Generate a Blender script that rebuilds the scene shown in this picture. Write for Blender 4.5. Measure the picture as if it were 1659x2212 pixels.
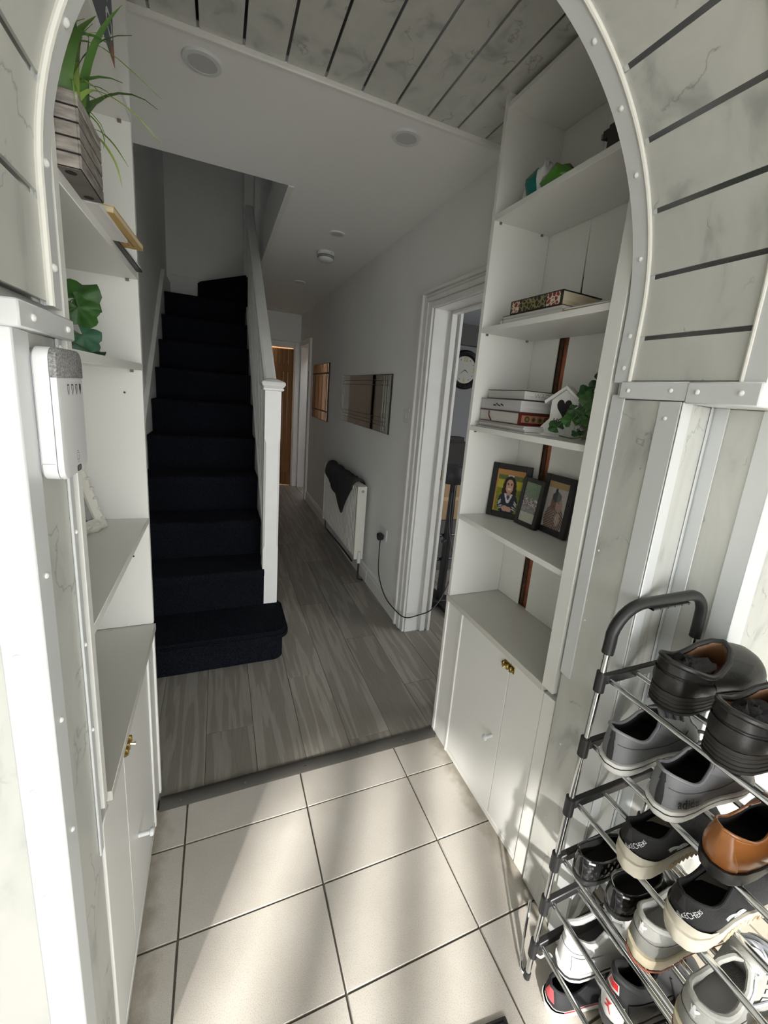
import bpy, bmesh, math, random
from mathutils import Vector, Matrix
random.seed(7)
PI = math.pi
for o in list(bpy.data.objects): bpy.data.objects.remove(o)
SC = bpy.context.scene; COL = SC.collection

# ---------------- camera, light, exposure ----------------
Wp, Hp, FPX, CX, CY = 1659., 2212., 903.507, 864.428, 1054.701
r0, r1, r2 = Vector((.9180, -.3874, .0846)), Vector((-.0069, -.2299, -.9732)), Vector((.3966, .8928, -.2137))
cam = bpy.data.cameras.new('camera'); cam_o = bpy.data.objects.new('camera', cam); COL.objects.link(cam_o)
r2.normalize(); r0 = (r0 - r2 * r0.dot(r2)).normalized(); r1 = r2.cross(r0)
m = Matrix.Identity(4)
for i in range(3):
    m[i][0] = r0[i]; m[i][1] = -r1[i]; m[i][2] = -r2[i]
m[2][3] = 1.45
cam_o.matrix_world = m
cam.sensor_fit = 'HORIZONTAL'; cam.sensor_width = 36; cam.lens = FPX / Wp * 36
cam.shift_x = (Wp / 2 - CX) / Wp; cam.shift_y = (CY - Hp / 2) / Wp
cam.clip_start = .02
SC.camera = cam_o
w = bpy.data.worlds.new('sky'); SC.world = w; w.use_nodes = True
w.node_tree.nodes['Background'].inputs[0].default_value = (.97, .985, 1.0, 1)
w.node_tree.nodes['Background'].inputs[1].default_value = 4.6
sun = bpy.data.lights.new('sun', 'SUN'); sun.energy = 6.0; sun.angle = math.radians(2.6); sun.color = (1, .97, .92)
sun_o = bpy.data.objects.new('sun', sun); COL.objects.link(sun_o)
sun_o.rotation_euler = Vector((.398, .797, -.454)).to_track_quat('-Z', 'Y').to_euler()
sun_o.location = (-1, -2, 5)
SC.view_settings.view_transform = 'Standard'; SC.view_settings.look = 'None'
SC.view_settings.exposure = 0.74; SC.view_settings.gamma = 1

# ---------------- materials ----------------
MATS = {}
def mat(name, col, rough=.5, metal=0., bump=0., bscale=60., vary=0., vscale=8., spec=.5, coat=0., stretch=None, trans=0., emit=0., rnd=0., sheen=0.):
    if name in MATS: return MATS[name]
    mm = bpy.data.materials.new(name); mm.use_nodes = True; nt = mm.node_tree; b = nt.nodes['Principled BSDF']
    b.inputs['Base Color'].default_value = (*col, 1); b.inputs['Roughness'].default_value = rough
    b.inputs['Metallic'].default_value = metal; b.inputs['Specular IOR Level'].default_value = spec
    if coat: b.inputs['Coat Weight'].default_value = coat; b.inputs['Coat Roughness'].default_value = .08
    if trans: b.inputs['Transmission Weight'].default_value = trans
    if sheen: b.inputs['Sheen Weight'].default_value = sheen
    if emit: b.inputs['Emission Color'].default_value = (*col, 1); b.inputs['Emission Strength'].default_value = emit
    if bump or vary or rnd:
        tc = nt.nodes.new('ShaderNodeTexCoord'); mp = nt.nodes.new('ShaderNodeMapping')
        nt.links.new(tc.outputs['Object'], mp.inputs['Vector'])
        if stretch: mp.inputs['Scale'].default_value = stretch
    if bump:
        n = nt.nodes.new('ShaderNodeTexNoise'); n.inputs['Scale'].default_value = bscale; n.inputs['Detail'].default_value = 6
        bp = nt.nodes.new('ShaderNodeBump'); bp.inputs['Strength'].default_value = bump; bp.inputs['Distance'].default_value = .004
        nt.links.new(mp.outputs[0], n.inputs['Vector']); nt.links.new(n.outputs[0], bp.inputs['Height']); nt.links.new(bp.outputs[0], b.inputs['Normal'])
    if vary or rnd:
        n = nt.nodes.new('ShaderNodeTexNoise'); n.inputs['Scale'].default_value = vscale; n.inputs['Detail'].default_value = 5
        cr = nt.nodes.new('ShaderNodeValToRGB'); nt.links.new(mp.outputs[0], n.inputs['Vector']); nt.links.new(n.outputs[0], cr.inputs[0])
        cr.color_ramp.elements[0].position = .3; cr.color_ramp.elements[1].position = .7
        cr.color_ramp.elements[0].color = (*[max(0, c * (1 - vary)) for c in col], 1)
        cr.color_ramp.elements[1].color = (*[min(1, c * (1 + vary)) for c in col], 1)
        out = cr.outputs[0]
        if rnd:
            oi = nt.nodes.new('ShaderNodeObjectInfo'); ma = nt.nodes.new('ShaderNodeMath'); ma.operation = 'MULTIPLY_ADD'
            ma.inputs[1].default_value = rnd; ma.inputs[2].default_value = 1 - rnd / 2
            nt.links.new(oi.outputs['Random'], ma.inputs[0])
            hs = nt.nodes.new('ShaderNodeHueSaturation'); nt.links.new(ma.outputs[0], hs.inputs['Value']); nt.links.new(out, hs.inputs['Color']); out = hs.outputs[0]
        nt.links.new(out, b.inputs['Base Color'])
    MATS[name] = mm; return mm

def nodes_of(name, rough=.5):
    mm = bpy.data.materials.new(name); mm.use_nodes = True; nt = mm.node_tree
    MATS[name] = mm; b = nt.nodes['Principled BSDF']; b.inputs['Roughness'].default_value = rough
    return mm, nt, b
def N(nt, t, **k):
    n = nt.nodes.new(t)
    for a, v in k.items():
        if a.startswith('i_'): n.inputs[int(a[2:])].default_value = v
        else: setattr(n, a, v)
    return n
def ramp(nt, src, stops):
    c = nt.nodes.new('ShaderNodeValToRGB'); e = c.color_ramp.elements
    while len(e) < len(stops): e.new(.5)
    for x, (p, col) in zip(e, stops): x.position = p; x.color = (*col, 1)
    nt.links.new(src, c.inputs[0]); return c.outputs[0]
def mixc(nt, f, a, bb, typ='MIX'):
    n = nt.nodes.new('ShaderNodeMix'); n.data_type = 'RGBA'; n.blend_type = typ
    for s, v in ((n.inputs[0], f), (n.inputs[6], a), (n.inputs[7], bb)):
        if isinstance(v, (int, float)): s.default_value = v
        elif isinstance(v, tuple): s.default_value = (*v, 1)
        else: nt.links.new(v, s)
    return n.outputs[2]

def marble_mat():
    mm, nt, b = nodes_of('marble_cladding', .32)
    tc = N(nt, 'ShaderNodeTexCoord'); oi = N(nt, 'ShaderNodeObjectInfo')
    sc = N(nt, 'ShaderNodeVectorMath', operation='SCALE'); sc.inputs[0].default_value = (7, 3, 5); nt.links.new(oi.outputs['Random'], sc.inputs['Scale'])
    ad = N(nt, 'ShaderNodeVectorMath', operation='ADD'); nt.links.new(tc.outputs['Object'], ad.inputs[0]); nt.links.new(sc.outputs[0], ad.inputs[1])
    mp = N(nt, 'ShaderNodeMapping'); mp.inputs['Scale'].default_value = (1.25, 1.0, .42); mp.inputs['Rotation'].default_value = (.45, .55, .4); nt.links.new(ad.outputs[0], mp.inputs['Vector'])
    n1 = N(nt, 'ShaderNodeTexNoise'); n1.inputs['Scale'].default_value = 11; n1.inputs['Detail'].default_value = 5; n1.inputs['Distortion'].default_value = .6
    nt.links.new(mp.outputs[0], n1.inputs['Vector'])
    base = ramp(nt, n1.outputs[0], [(.29, (.37, .38, .36)), (.43, (.555, .56, .525)), (.62, (.61, .61, .57))])
    n2 = N(nt, 'ShaderNodeTexNoise'); n2.inputs['Scale'].default_value = 4.2; n2.inputs['Detail'].default_value = 8; n2.inputs['Roughness'].default_value = .5
    nt.links.new(ad.outputs[0], n2.inputs['Vector'])
    s = N(nt, 'ShaderNodeMath', operation='SUBTRACT'); s.inputs[1].default_value = .5; nt.links.new(n2.outputs[0], s.inputs[0])
    a = N(nt, 'ShaderNodeMath', operation='ABSOLUTE'); nt.links.new(s.outputs[0], a.inputs[0])
    vein = ramp(nt, a.outputs[0], [(.0, (1, 1, 1)), (.0055, (0, 0, 0))])
    n3 = N(nt, 'ShaderNodeTexNoise'); n3.inputs['Scale'].default_value = 9; nt.links.new(ad.outputs[0], n3.inputs['Vector'])
    mk = ramp(nt, n3.outputs[0], [(.52, (0, 0, 0)), (.57, (1, 1, 1))])
    f = mixc(nt, 1.0, vein, mk, 'MULTIPLY')
    fs = N(nt, 'ShaderNodeMath', operation='MULTIPLY'); fs.inputs[1].default_value = .6; nt.links.new(f, fs.inputs[0])
    nt.links.new(mixc(nt, fs.outputs[0], base, (.16, .17, .16)), b.inputs['Base Color'])
    return mm
MARBLE = marble_mat()

def tile_mat():
    mm, nt, b = nodes_of('beige_tile', .38)
    tc = N(nt, 'ShaderNodeTexCoord')
    ge = N(nt, 'ShaderNodeNewGeometry')
    n1 = N(nt, 'ShaderNodeTexNoise'); n1.inputs['Scale'].default_value = 5; n1.inputs['Detail'].default_value = 4; nt.links.new(ge.outputs['Position'], n1.inputs['Vector'])
    base = ramp(nt, n1.outputs[0], [(.3, (.49, .455, .405)), (.7, (.565, .53, .48))])
    n2 = N(nt, 'ShaderNodeTexNoise'); n2.inputs['Scale'].default_value = 420; n2.inputs['Detail'].default_value = 2; nt.links.new(ge.outputs['Position'], n2.inputs['Vector'])
    sp = ramp(nt, n2.outputs[0], [(.32, (.78, .76, .73)), (.48, (1, 1, 1))])
    c = mixc(nt, 1.0, base, sp, 'MULTIPLY')
    # worn-in dirt along the cabinet bases
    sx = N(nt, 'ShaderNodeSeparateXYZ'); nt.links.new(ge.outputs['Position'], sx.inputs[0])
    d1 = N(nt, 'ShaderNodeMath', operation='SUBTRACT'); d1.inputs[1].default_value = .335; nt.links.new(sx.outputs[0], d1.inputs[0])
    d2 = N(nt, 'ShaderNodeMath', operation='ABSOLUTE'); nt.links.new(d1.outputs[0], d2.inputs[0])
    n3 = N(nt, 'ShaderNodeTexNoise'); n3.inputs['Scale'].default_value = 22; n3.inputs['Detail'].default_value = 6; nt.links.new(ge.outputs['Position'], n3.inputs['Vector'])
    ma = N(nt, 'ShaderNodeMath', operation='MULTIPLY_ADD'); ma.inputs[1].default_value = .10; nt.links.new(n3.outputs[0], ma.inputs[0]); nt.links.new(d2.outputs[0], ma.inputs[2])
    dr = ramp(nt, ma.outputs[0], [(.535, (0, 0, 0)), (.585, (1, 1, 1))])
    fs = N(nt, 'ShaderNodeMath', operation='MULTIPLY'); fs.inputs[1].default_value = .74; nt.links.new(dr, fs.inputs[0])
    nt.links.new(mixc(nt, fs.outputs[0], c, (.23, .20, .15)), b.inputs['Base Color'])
    bp = N(nt, 'ShaderNodeBump'); bp.inputs['Strength'].default_value = .12; bp.inputs['Distance'].default_value = .002
    nt.links.new(n2.outputs[0], bp.inputs['Height']); nt.links.new(bp.outputs[0], b.inputs['Normal'])
    return mm
TILE = tile_mat()

def plank_mat():
    mm, nt, b = nodes_of('grey_oak_laminate', .42)
    tc = N(nt, 'ShaderNodeTexCoord'); oi = N(nt, 'ShaderNodeObjectInfo')
    sc = N(nt, 'ShaderNodeVectorMath', operation='SCALE'); sc.inputs[0].default_value = (3, 9, 2); nt.links.new(oi.outputs['Random'], sc.inputs['Scale'])
    ad = N(nt, 'ShaderNodeVectorMath', operation='ADD'); nt.links.new(tc.outputs['Object'], ad.inputs[0]); nt.links.new(sc.outputs[0], ad.inputs[1])
    mp = N(nt, 'ShaderNodeMapping'); mp.inputs['Scale'].default_value = (7, .42, 7); nt.links.new(ad.outputs[0], mp.inputs['Vector'])
    n0 = N(nt, 'ShaderNodeTexNoise'); n0.inputs['Scale'].default_value = 1.6; n0.inputs['Detail'].default_value = 3; nt.links.new(mp.outputs[0], n0.inputs['Vector'])
    sn = N(nt, 'ShaderNodeMath', operation='MULTIPLY'); sn.inputs[1].default_value = 36; nt.links.new(n0.outputs[0], sn.inputs[0])
    si = N(nt, 'ShaderNodeMath', operation='SINE'); nt.links.new(sn.outputs[0], si.inputs[0])
    g = ramp(nt, si.outputs[0], [(.0, (.26, .238, .207)), (.25, (.325, .30, .264)), (1, (.345, .32, .283))])
    mp2 = N(nt, 'ShaderNodeMapping'); mp2.inputs['Scale'].default_value = (140, 5, 60); nt.links.new(ad.outputs[0], mp2.inputs['Vector'])
    n2 = N(nt, 'ShaderNodeTexNoise'); n2.inputs['Scale'].default_value = 2; n2.inputs['Detail'].default_value = 4; nt.links.new(mp2.outputs[0], n2.inputs['Vector'])
    f = ramp(nt, n2.outputs[0], [(.3, (.86, .86, .86)), (.7, (1.06, 1.06, 1.06))])
    c = mixc(nt, 1.0, g, f, 'MULTIPLY')
    ma = N(nt, 'ShaderNodeMath', operation='MULTIPLY_ADD'); ma.inputs[1].default_value = .3; ma.inputs[2].default_value = .85; nt.links.new(oi.outputs['Random'], ma.inputs[0])
    hs = N(nt, 'ShaderNodeHueSaturation'); nt.links.new(ma.outputs[0], hs.inputs['Value']); nt.links.new(c, hs.inputs['Color'])
    nt.links.new(hs.outputs[0], b.inputs['Base Color'])
    return mm
PLANK = plank_mat()

def vcol_mat(name, rough=.25):
    mm, nt, b = nodes_of(name, rough)
    a = N(nt, 'ShaderNodeVertexColor'); a.layer_name = 'Col'; nt.links.new(a.outputs[0], b.inputs['Base Color']); return mm
PRINT = vcol_mat('photo_print', .2)

def ornate_mat(name, bg, gold, red, axis=1, scale=90):
    mm, nt, b = nodes_of(name, .4)
    tc = N(nt, 'ShaderNodeTexCoord')
    v = N(nt, 'ShaderNodeTexVoronoi', feature='DISTANCE_TO_EDGE'); v.inputs['Scale'].default_value = scale; nt.links.new(tc.outputs['Object'], v.inputs['Vector'])
    f = ramp(nt, v.outputs[0], [(.06, (1, 1, 1)), (.14, (0, 0, 0))])
    nt.links.new(mixc(nt, f, bg, gold), b.inputs['Base Color']); return mm

white = mat('white_laminate', (.80, .80, .765), .38, bump=.03, bscale=300)
white2 = mat('white_upvc', (.70, .72, .72), .3)
wallm = mat('white_wall_paint', (.82, .82, .795), .75, bump=.12, bscale=40, vary=.04, vscale=2)
ceilm = mat('white_ceiling_paint', (.87, .87, .845), .8, bump=.05, bscale=50)
gloss = mat('white_gloss_paint', (.80, .80, .77), .35, bump=.08, bscale=45, vary=.03, vscale=9)
chrome = mat('chrome', (.72, .74, .75), .13, 1.)
chrstrip = mat('chrome_strip', (.28, .29, .30), .18, 1.)
blackp = mat('black_plastic', (.018, .018, .019), .42)
blackm = mat('black_metal', (.012, .012, .013), .35)
carpet = mat('navy_carpet', (.0068, .0079, .0115), .95, bump=1., bscale=230, vary=.95, vscale=210, spec=.1, sheen=.0)
grout = mat('dark_grout', (.13, .12, .10), .9, bump=.3, bscale=120)
brass = mat('aged_brass', (.42, .30, .10), .3, 1., vary=.3, vscale=90)
screwm = mat('screw_cap_white', (.86, .86, .84), .25)
caulk = mat('white_caulk', (.82, .81, .75), .5, bump=.3, bscale=60)

# ---------------- mesh helpers ----------------
class MB:
    def __init__(s): s.v = []; s.f = []
    def add(s, v, f):
        o = len(s.v); s.v += [tuple(p) for p in v]; s.f += [tuple(i + o for i in q) for q in f]; return s
    def box(s, x0, x1, y0, y1, z0, z1):
        return s.add([(x0, y0, z0), (x1, y0, z0), (x1, y1, z0), (x0, y1, z0), (x0, y0, z1), (x1, y0, z1), (x1, y1, z1), (x0, y1, z1)],
                     [(3, 2, 1, 0), (4, 5, 6, 7), (0, 1, 5, 4), (1, 2, 6, 5), (2, 3, 7, 6), (3, 0, 4, 7)])
    def prism(s, pts, z0, z1, axis='z'):
        n = len(pts)
        def P(a, b, c): return (a, b, c) if axis == 'z' else ((c, a, b) if axis == 'x' else (a, c, b))
        v = [P(a, b, z0) for a, b in pts] + [P(a, b, z1) for a, b in pts]
        f = [tuple(range(n - 1, -1, -1)), tuple(range(n, 2 * n))] + [(i, (i + 1) % n, (i + 1) % n + n, i + n) for i in range(n)]
        return s.add(v, f)
    def tube(s, pts, r, n=8, cap=True, rs=None):
        pts = [Vector(p) for p in pts]; rings = []; up = None
        for i, p in enumerate(pts):
            t = (pts[min(i + 1, len(pts) - 1)] - pts[max(i - 1, 0)]).normalized()
            if up is None: up = Vector((0, 0, 1)) if abs(t.z) < .9 else Vector((1, 0, 0))
            a = t.cross(up); a = a.normalized() if a.length > 1e-6 else t.orthogonal().normalized()
            b2 = a.cross(t).normalized(); up = b2
            rr = rs[i] if rs else r
            rings.append([p + (a * math.cos(2 * PI * k / n) + b2 * math.sin(2 * PI * k / n)) * rr for k in range(n)])
        v = [q for ring in rings for q in ring]; f = []
        for i in range(len(pts) - 1):
            for k in range(n): f.append((i * n + k, i * n + (k + 1) % n, (i + 1) * n + (k + 1) % n, (i + 1) * n + k))
        if cap: f += [tuple(range(n - 1, -1, -1)), tuple(range((len(pts) - 1) * n, len(pts) * n))]
        return s.add(v, f)
    def grid(s, rows, close=False):
        R = len(rows); n = len(rows[0]); v = [p for r in rows for p in r]; f = []
        for i in range(R - 1):
            for k in range(n if close else n - 1):
                f.append((i * n + k, i * n + (k + 1) % n, (i + 1) * n + (k + 1) % n, (i + 1) * n + k))
        return s.add(v, f)
    def lathe(s, prof, c, n=16, axis='z'):
        rows = []
        for r, h in prof:
            row = []
            for k in range(n):
                a = 2 * PI * k / n; p = (r * math.cos(a), r * math.sin(a), h)
                if axis == 'x': p = (p[2], p[0], p[1])
                if axis == 'y': p = (p[0], p[2], p[1])
                row.append((c[0] + p[0], c[1] + p[1], c[2] + p[2]))
            rows.append(row)
        s.grid(rows, True); o = len(s.v) - len(prof) * n
        s.f.append(tuple(o + k for k in range(n - 1, -1, -1))); s.f.append(tuple(o + (len(prof) - 1) * n + k for k in range(n)))
        return s
    def xf(s, fn): s.v = [tuple(fn(Vector(p))) for p in s.v]; return s
def box(*a): return MB().box(*a)

WL = {}   # thing -> location to subtract from world-space meshes (None: meshes are local)
def O(name, mb, m, parent=None, bevel=0, smooth=False, kind=None, seg=1, sharp=40):
    off = Vector((0, 0, 0))
    if parent is not None:
        p = parent
        while p is not None:
            if p.name in WL:
                if WL[p.name] is not None: off = WL[p.name]
                break
            p = p.parent
    me = bpy.data.meshes.new(name)
    me.from_pydata([tuple(Vector(q) - off) for q in mb.v], [], mb.f)
    bm = bmesh.new(); bm.from_mesh(me); bmesh.ops.recalc_face_normals(bm, faces=bm.faces)
    if bevel:
        es = [e for e in bm.edges if len(e.link_faces) == 2 and e.calc_face_angle(0) > .6]
        bmesh.ops.bevel(bm, geom=es, offset=bevel, segments=seg, affect='EDGES', clamp_overlap=True)
    bm.to_mesh(me); bm.free()
    if smooth or bevel:
        me.shade_smooth(); me.set_sharp_from_angle(angle=math.radians(sharp))
    me.materials.append(m)
    ob = bpy.data.objects.new(name, me); COL.objects.link(ob)
    if parent is not None: ob.parent = parent
    if kind: ob['kind'] = kind
    return ob
def T(name, label, cat, loc=(0, 0, 0), rot=None, group=None):
    e = bpy.data.objects.new(name, None); COL.objects.link(e); e.location = loc; e.empty_display_size = .05
    e['label'] = label; e['category'] = cat
    if group: e['group'] = group
    if rot is not None:
        e.rotation_euler = rot if isinstance(rot, tuple) else (0, 0, rot); WL[e.name] = None
    else: WL[e.name] = Vector(loc)
    return e
def tag(o, label, cat, group=None):
    o['label'] = label; o['category'] = cat
    if group: o['group'] = group
    return o
def S(name, mb, m, **k): return O(name, mb, m, kind='structure', **k)
def text2d(s, size, bold=False, shear=0.):
    c = bpy.data.curves.new('t', 'FONT'); c.body = s; c.size = size; c.align_x = 'CENTER'; c.align_y = 'CENTER'; c.resolution_u = 3
    c.offset = size * (.02 if bold else 0); c.shear = shear
    o = bpy.data.objects.new('t', c); COL.objects.link(o); bpy.context.view_layer.update()
    dg = bpy.context.evaluated_depsgraph_get(); me = bpy.data.meshes.new_from_object(o.evaluated_get(dg))
    r = ([tuple(v.co[:2]) for v in me.vertices], [tuple(p.vertices) for p in me.polygons])
    bpy.data.objects.remove(o); bpy.data.curves.remove(c); bpy.data.meshes.remove(me); return r
def flat(vf, fn):
    mb = MB(); mb.add([fn(u, v) for u, v in vf[0]], vf[1]); return mb
def share(ob, name, loc, parent=None, kind=None):
    c = bpy.data.objects.new(name, ob.data); COL.objects.link(c); c.location = loc
    if parent is not None: c.parent = parent
    if kind: c['kind'] = kind
    return c

# ---------------- outside ground and porch floor ----------------
FL = S('floor', box(-1.8, 1.75, -2.3, 1.367, -.06, -.006), grout)
GX = [-1.59, -1.278, -.889, -.499, -.110, .279, .669, 1.058, 1.448, 1.645]
GY = [1.197 - .2547 * k for k in range(0, 15)]
tproto = None
ys = [(1.197, 1.352)] + [(GY[k + 1], GY[k]) for k in range(14)]
for (ya, yb) in ys:
    for i in range(len(GX) - 1):
        xa, xb = GX[i], GX[i + 1]
        if ya > .55:
            xa = max(xa, -.215); xb = min(xb, .885)
            if xb - xa < .03: continue
        g = .0028
        O('tile', box(xa + g, xb - g, ya + g, yb - g, -.012, 0), TILE, FL, bevel=.0008)
# unseen porch shell: added roof, header, left wall and depth shape the daylight
pc = mat('porch_cladding', (.68, .68, .64), .5)
S('added_porch_roof', box(-1.80, 1.75, -2.3, .439, 2.46, 2.6), mat('added_roof_white', (.75, .75, .72), .6))
S('wall_porch_left', box(-1.80, -1.60, -2.3, .591, 0, 2.46), pc)
S('wall_porch_right', box(1.65, 1.75, -2.3, .511, 0, 2.46), pc)
S('added_porch_header', box(-1.60, 1.65, -2.3, -2.2, 2.06, 2.46), pc)
S('shadow_posts', MB().box(-1.36, -1.22, -2.28, -2.2, 0, 2.06).box(-1.06, -.96, -2.28, -2.2, 0, 2.06).box(-.79, -.69, -2.28, -2.2, 0, 2.06).box(-.52, -.42, -2.28, -2.2, 0, 2.06).box(-1.22, -.42, -2.27, -2.21, .95, 1.03), mat('shadow_post_white', (.8, .8, .8), .4))  # unseen posts added to throw soft shadow bands across the sunlit tiles
S('ground', box(-12, 12, -20, -2.3, -.2, -.02), mat('pale_paving', (.30, .30, .28), .9, bump=.2, bscale=12))
# ---------------- hall floor ----------------
HF = S('floor_hall', box(-.47, 3.2, 1.368, 6.3, -.06, -.004), mat('subfloor', (.05, .045, .04), .9))
px = [-.47, -.245, -.058, .128, .314, .500, .686, .872, 1.058, 1.244, 1.43, 1.616, 1.802, 1.99]
for i in range(len(px) - 1):
    y = 1.385 - (i * .47) % 1.2
    while y < 6.28:
        a, b = max(y, 1.385), min(y + 1.2, 6.28)
        if px[i] > 1.2: a, b = max(a, 1.5), min(b, 3.9)
        if b - a > .05: O('plank', box(px[i] + .0009, px[i + 1] - .0009, a + .0009, b - .0009, -.009, 0), PLANK, HF, bevel=.0007)
        y += 1.2
# threshold strip
th = S('trim_1', MB().prism([(1.337, 0.001), (1.337, .004), (1.352, .013), (1.372, .015), (1.388, .010), (1.396, .002), (1.396, .001)], -.197, .868, 'x'), mat('pewter_strip', (.13, .122, .112), .4, .6, bump=.15, bscale=50), smooth=True)
for x in (-.13, .08, .30, .52, .72, .84):
    O('screw', MB().lathe([(.0045, 0), (.0045, .001), (.002, .002)], (x, 1.352, .0135), 10), mat('steel_screw', (.3, .29, .27), .3, 1), th)

# ---------------- hall shell ----------------
XW = 1.065
S('wall_right', box(XW, 1.225, 2.165, 5.52, 0, 2.44), wallm)
S('wall_right_header', box(XW, 1.225, 1.385, 2.165, 1.945, 2.44), wallm)
S('wall_right_end', box(XW, 1.225, 6.2, 6.36, 0, 2.44), wallm)
S('wall_right_lintel', box(XW, 1.225, 5.52, 6.2, 2.0, 2.44), wallm)
S('wall_right_corner', box(1.128, 1.225, 1.30, 1.40, 0, 2.44), wallm)
S('wall_left', box(-.60, -.466, 1.44, 5.2, 0, 4.2), wallm)
S('wall_stair_back', MB().box(-.60, .30, 5.1, 5.22, 0, 4.2).box(.3001, 1.2, 5.1, 5.22, 2.751, 4.2), wallm)
S('wall_back', MB().box(.30, .52, 6.26, 6.36, 0, 2.44).box(1.0, 1.07, 6.26, 6.36, 0, 2.44).box(.52, 1.0, 6.26, 6.36, 1.985, 2.44), wallm)
S('wall_passage', box(.22, .30, 5.2, 6.26, 0, 2.44), wallm)
S('ceiling', MB().box(-.60, XW, 1.634, 2.43, 2.43, 2.75).box(.353, XW, 2.4301, 6.36, 2.43, 2.75).box(.22, .3529, 5.2, 6.36, 2.43, 2.75), ceilm)
S('trim_2', MB().box(.331, .3528, 2.4302, 4.08, 2.435, 2.74).box(.327, .3555, 2.4302, 4.06, 2.425, 2.436), gloss, bevel=.002)
S('wall_upper_front', box(-.60, 1.2, 2.3, 2.43, 2.75, 4.2), wallm)
S('wall_upper_right', box(1.1, 1.2, 2.43, 5.2, 2.75, 4.2), mat('upper_wall_grey', (.4, .4, .38), .8))  # plain mid-grey, darker than the other upper walls
S('ceiling_upper', box(-.60, 1.2, 2.3, 5.22, 4.2, 4.3), ceilm)
# baseboard right with moulded top
bprof = [(0, 0), (-.018, 0), (-.018, .085), (-.013, .095), (-.013, .105), (-.007, .118), (0, .122)]
def baseb(name, y0, y1): return S(name, MB().prism([(z, XW + x) for x, z in bprof], y0, y1, 'y').xf(lambda p: (p.z if False else p.x, p.y, p.z)) if False else MB().add(
    [(XW + x, y0, z) for x, z in bprof] + [(XW + x, y1, z) for x, z in bprof],
    [tuple(range(7)), tuple(range(13, 6, -1))] + [(i, (i + 1) % 7, (i + 1) % 7 + 7, i + 7) for i in range(7)]), gloss)
baseb('baseboard_right', 2.28, 2.86); baseb('baseboard_right_far', 2.875, 5.44)

# door frame in the right wall
D1 = S('door_1', MB().box(1.066, 1.232, 2.144, 2.166, 0, 1.945).box(1.066, 1.232, 1.40, 2.166, 1.923, 1.945), gloss, bevel=.002)
def architrave(parent, y_in, y_out, zin, ztop, ynear):
    steps = [(0, .34, .016), (.34, .62, .023), (.62, .8, .019), (.8, 1, .030)]
    for a, b, t in steps:
        ya, yb = y_in + (y_out - y_in) * a, y_in + (y_out - y_in) * b
        za, zb = zin + (ztop - zin) * a, zin + (ztop - zin) * b
        O('architrave', box(XW - t, XW + .001, ya + .0004, yb - .0004, 0, zb), gloss, parent, bevel=.003)
        O('architrave', box(XW - t, XW + .001, ynear, ya, za + .0004, zb - .0004), gloss, parent, bevel=.003)
architrave(D1, 2.150, 2.270, 1.925, 2.020, 1.386)
O('door_stop', MB().box(1.165, 1.200, 2.128, 2.144, 0, 1.923).box(1.165, 1.2, 1.40, 2.128, 1.908, 1.923), gloss, D1, bevel=.002)
O('door_stop', MB().box(1.212, 1.232, 2.120, 2.144, 0, 1.923), gloss, D1, bevel=.003)
O('strike_plate', MB().box(1.203, 1.212, 2.137, 2.1436, .985, 1.045), brass, D1, bevel=.002)
# second doorway far along the right wall: frame and the white door edge
D3 = S('door_3', MB().box(XW - .028, XW + .001, 5.44, 5.53, 0, 2.06).box(XW - .028, XW + .001, 5.53, 6.2, 2.0, 2.06).box(XW + .002, 1.23, 5.53, 5.55, 0, 2.0), gloss, bevel=.004)
O('hinge', box(XW - .045, XW - .0285, 5.452, 5.468, 1.66, 1.74), mat('white_plastic_box', (.7, .7, .67), .4), D3, bevel=.002)
S('wall_side_room', box(1.5, 1.56, 4.9, 6.6, 0, 2.44), mat('brown_room_wall', (.16, .10, .055), .8))
# far door: white frame, boarded pine door standing ajar
D2 = S('door_2', MB().box(.50, .545, 6.235, 6.262, 0, 2.06).box(.985, 1.05, 6.235, 6.262, 0, 2.06).box(.545, .985, 6.235, 6.262, 1.985, 2.06).box(.522, .535, 6.263, 6.36, 0, 1.985).box(.975, .998, 6.263, 6.36, 0, 1.985), gloss, bevel=.006)
pine = mat('pine', (.25, .125, .05), .45, vary=.2, vscale=5, stretch=(14, 14, .6))
dl = T('pine_door', 'orange pine boarded door standing ajar at the end of the hall', 'door', (.972, 6.30, 0), rot=math.radians(154))
for k in range(7):
    O('board', box(.004 + k * .064, .064 + k * .064, -.018, .018, .012, 1.97), pine, dl, bevel=.004)
O('rail', box(.0, .452, .0185, .03, .2, .32), pine, dl); O('rail', box(0, .452, .0185, .03, 1.65, 1.77), pine, dl)
for z in (.25, 1.6): O('hinge', MB().tube([(0, -.02, z), (0, -.02, z + .09)], .007, 8), blackm, dl)
# kitchen beyond
S('wall_kitchen', MB().box(-.6, 2.2, 8.4, 8.5, 0, 2.44).box(-.7, -.6, 6.36, 8.5, 0, 2.44), mat('warm_kitchen_wall', (.42, .24, .10), .8))
S('wall_kitchen_right', MB().box(2.2, 2.3, 6.36, 8.5, 0, .5).box(2.2, 2.3, 6.36, 8.5, 2.2, 2.44), mat('warm_kitchen_wall', (.42, .24, .10), .8))  # tall window gap added here to send daylight into the hall
S('ceiling_kitchen', box(-.7, 2.3, 6.36, 8.5, 2.44, 2.5), ceilm); S('floor_kitchen', box(-.7, 2.3, 6.301, 8.5, -.06, -.001), mat('kitchen_floor', (.2, .15, .1), .5))

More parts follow.
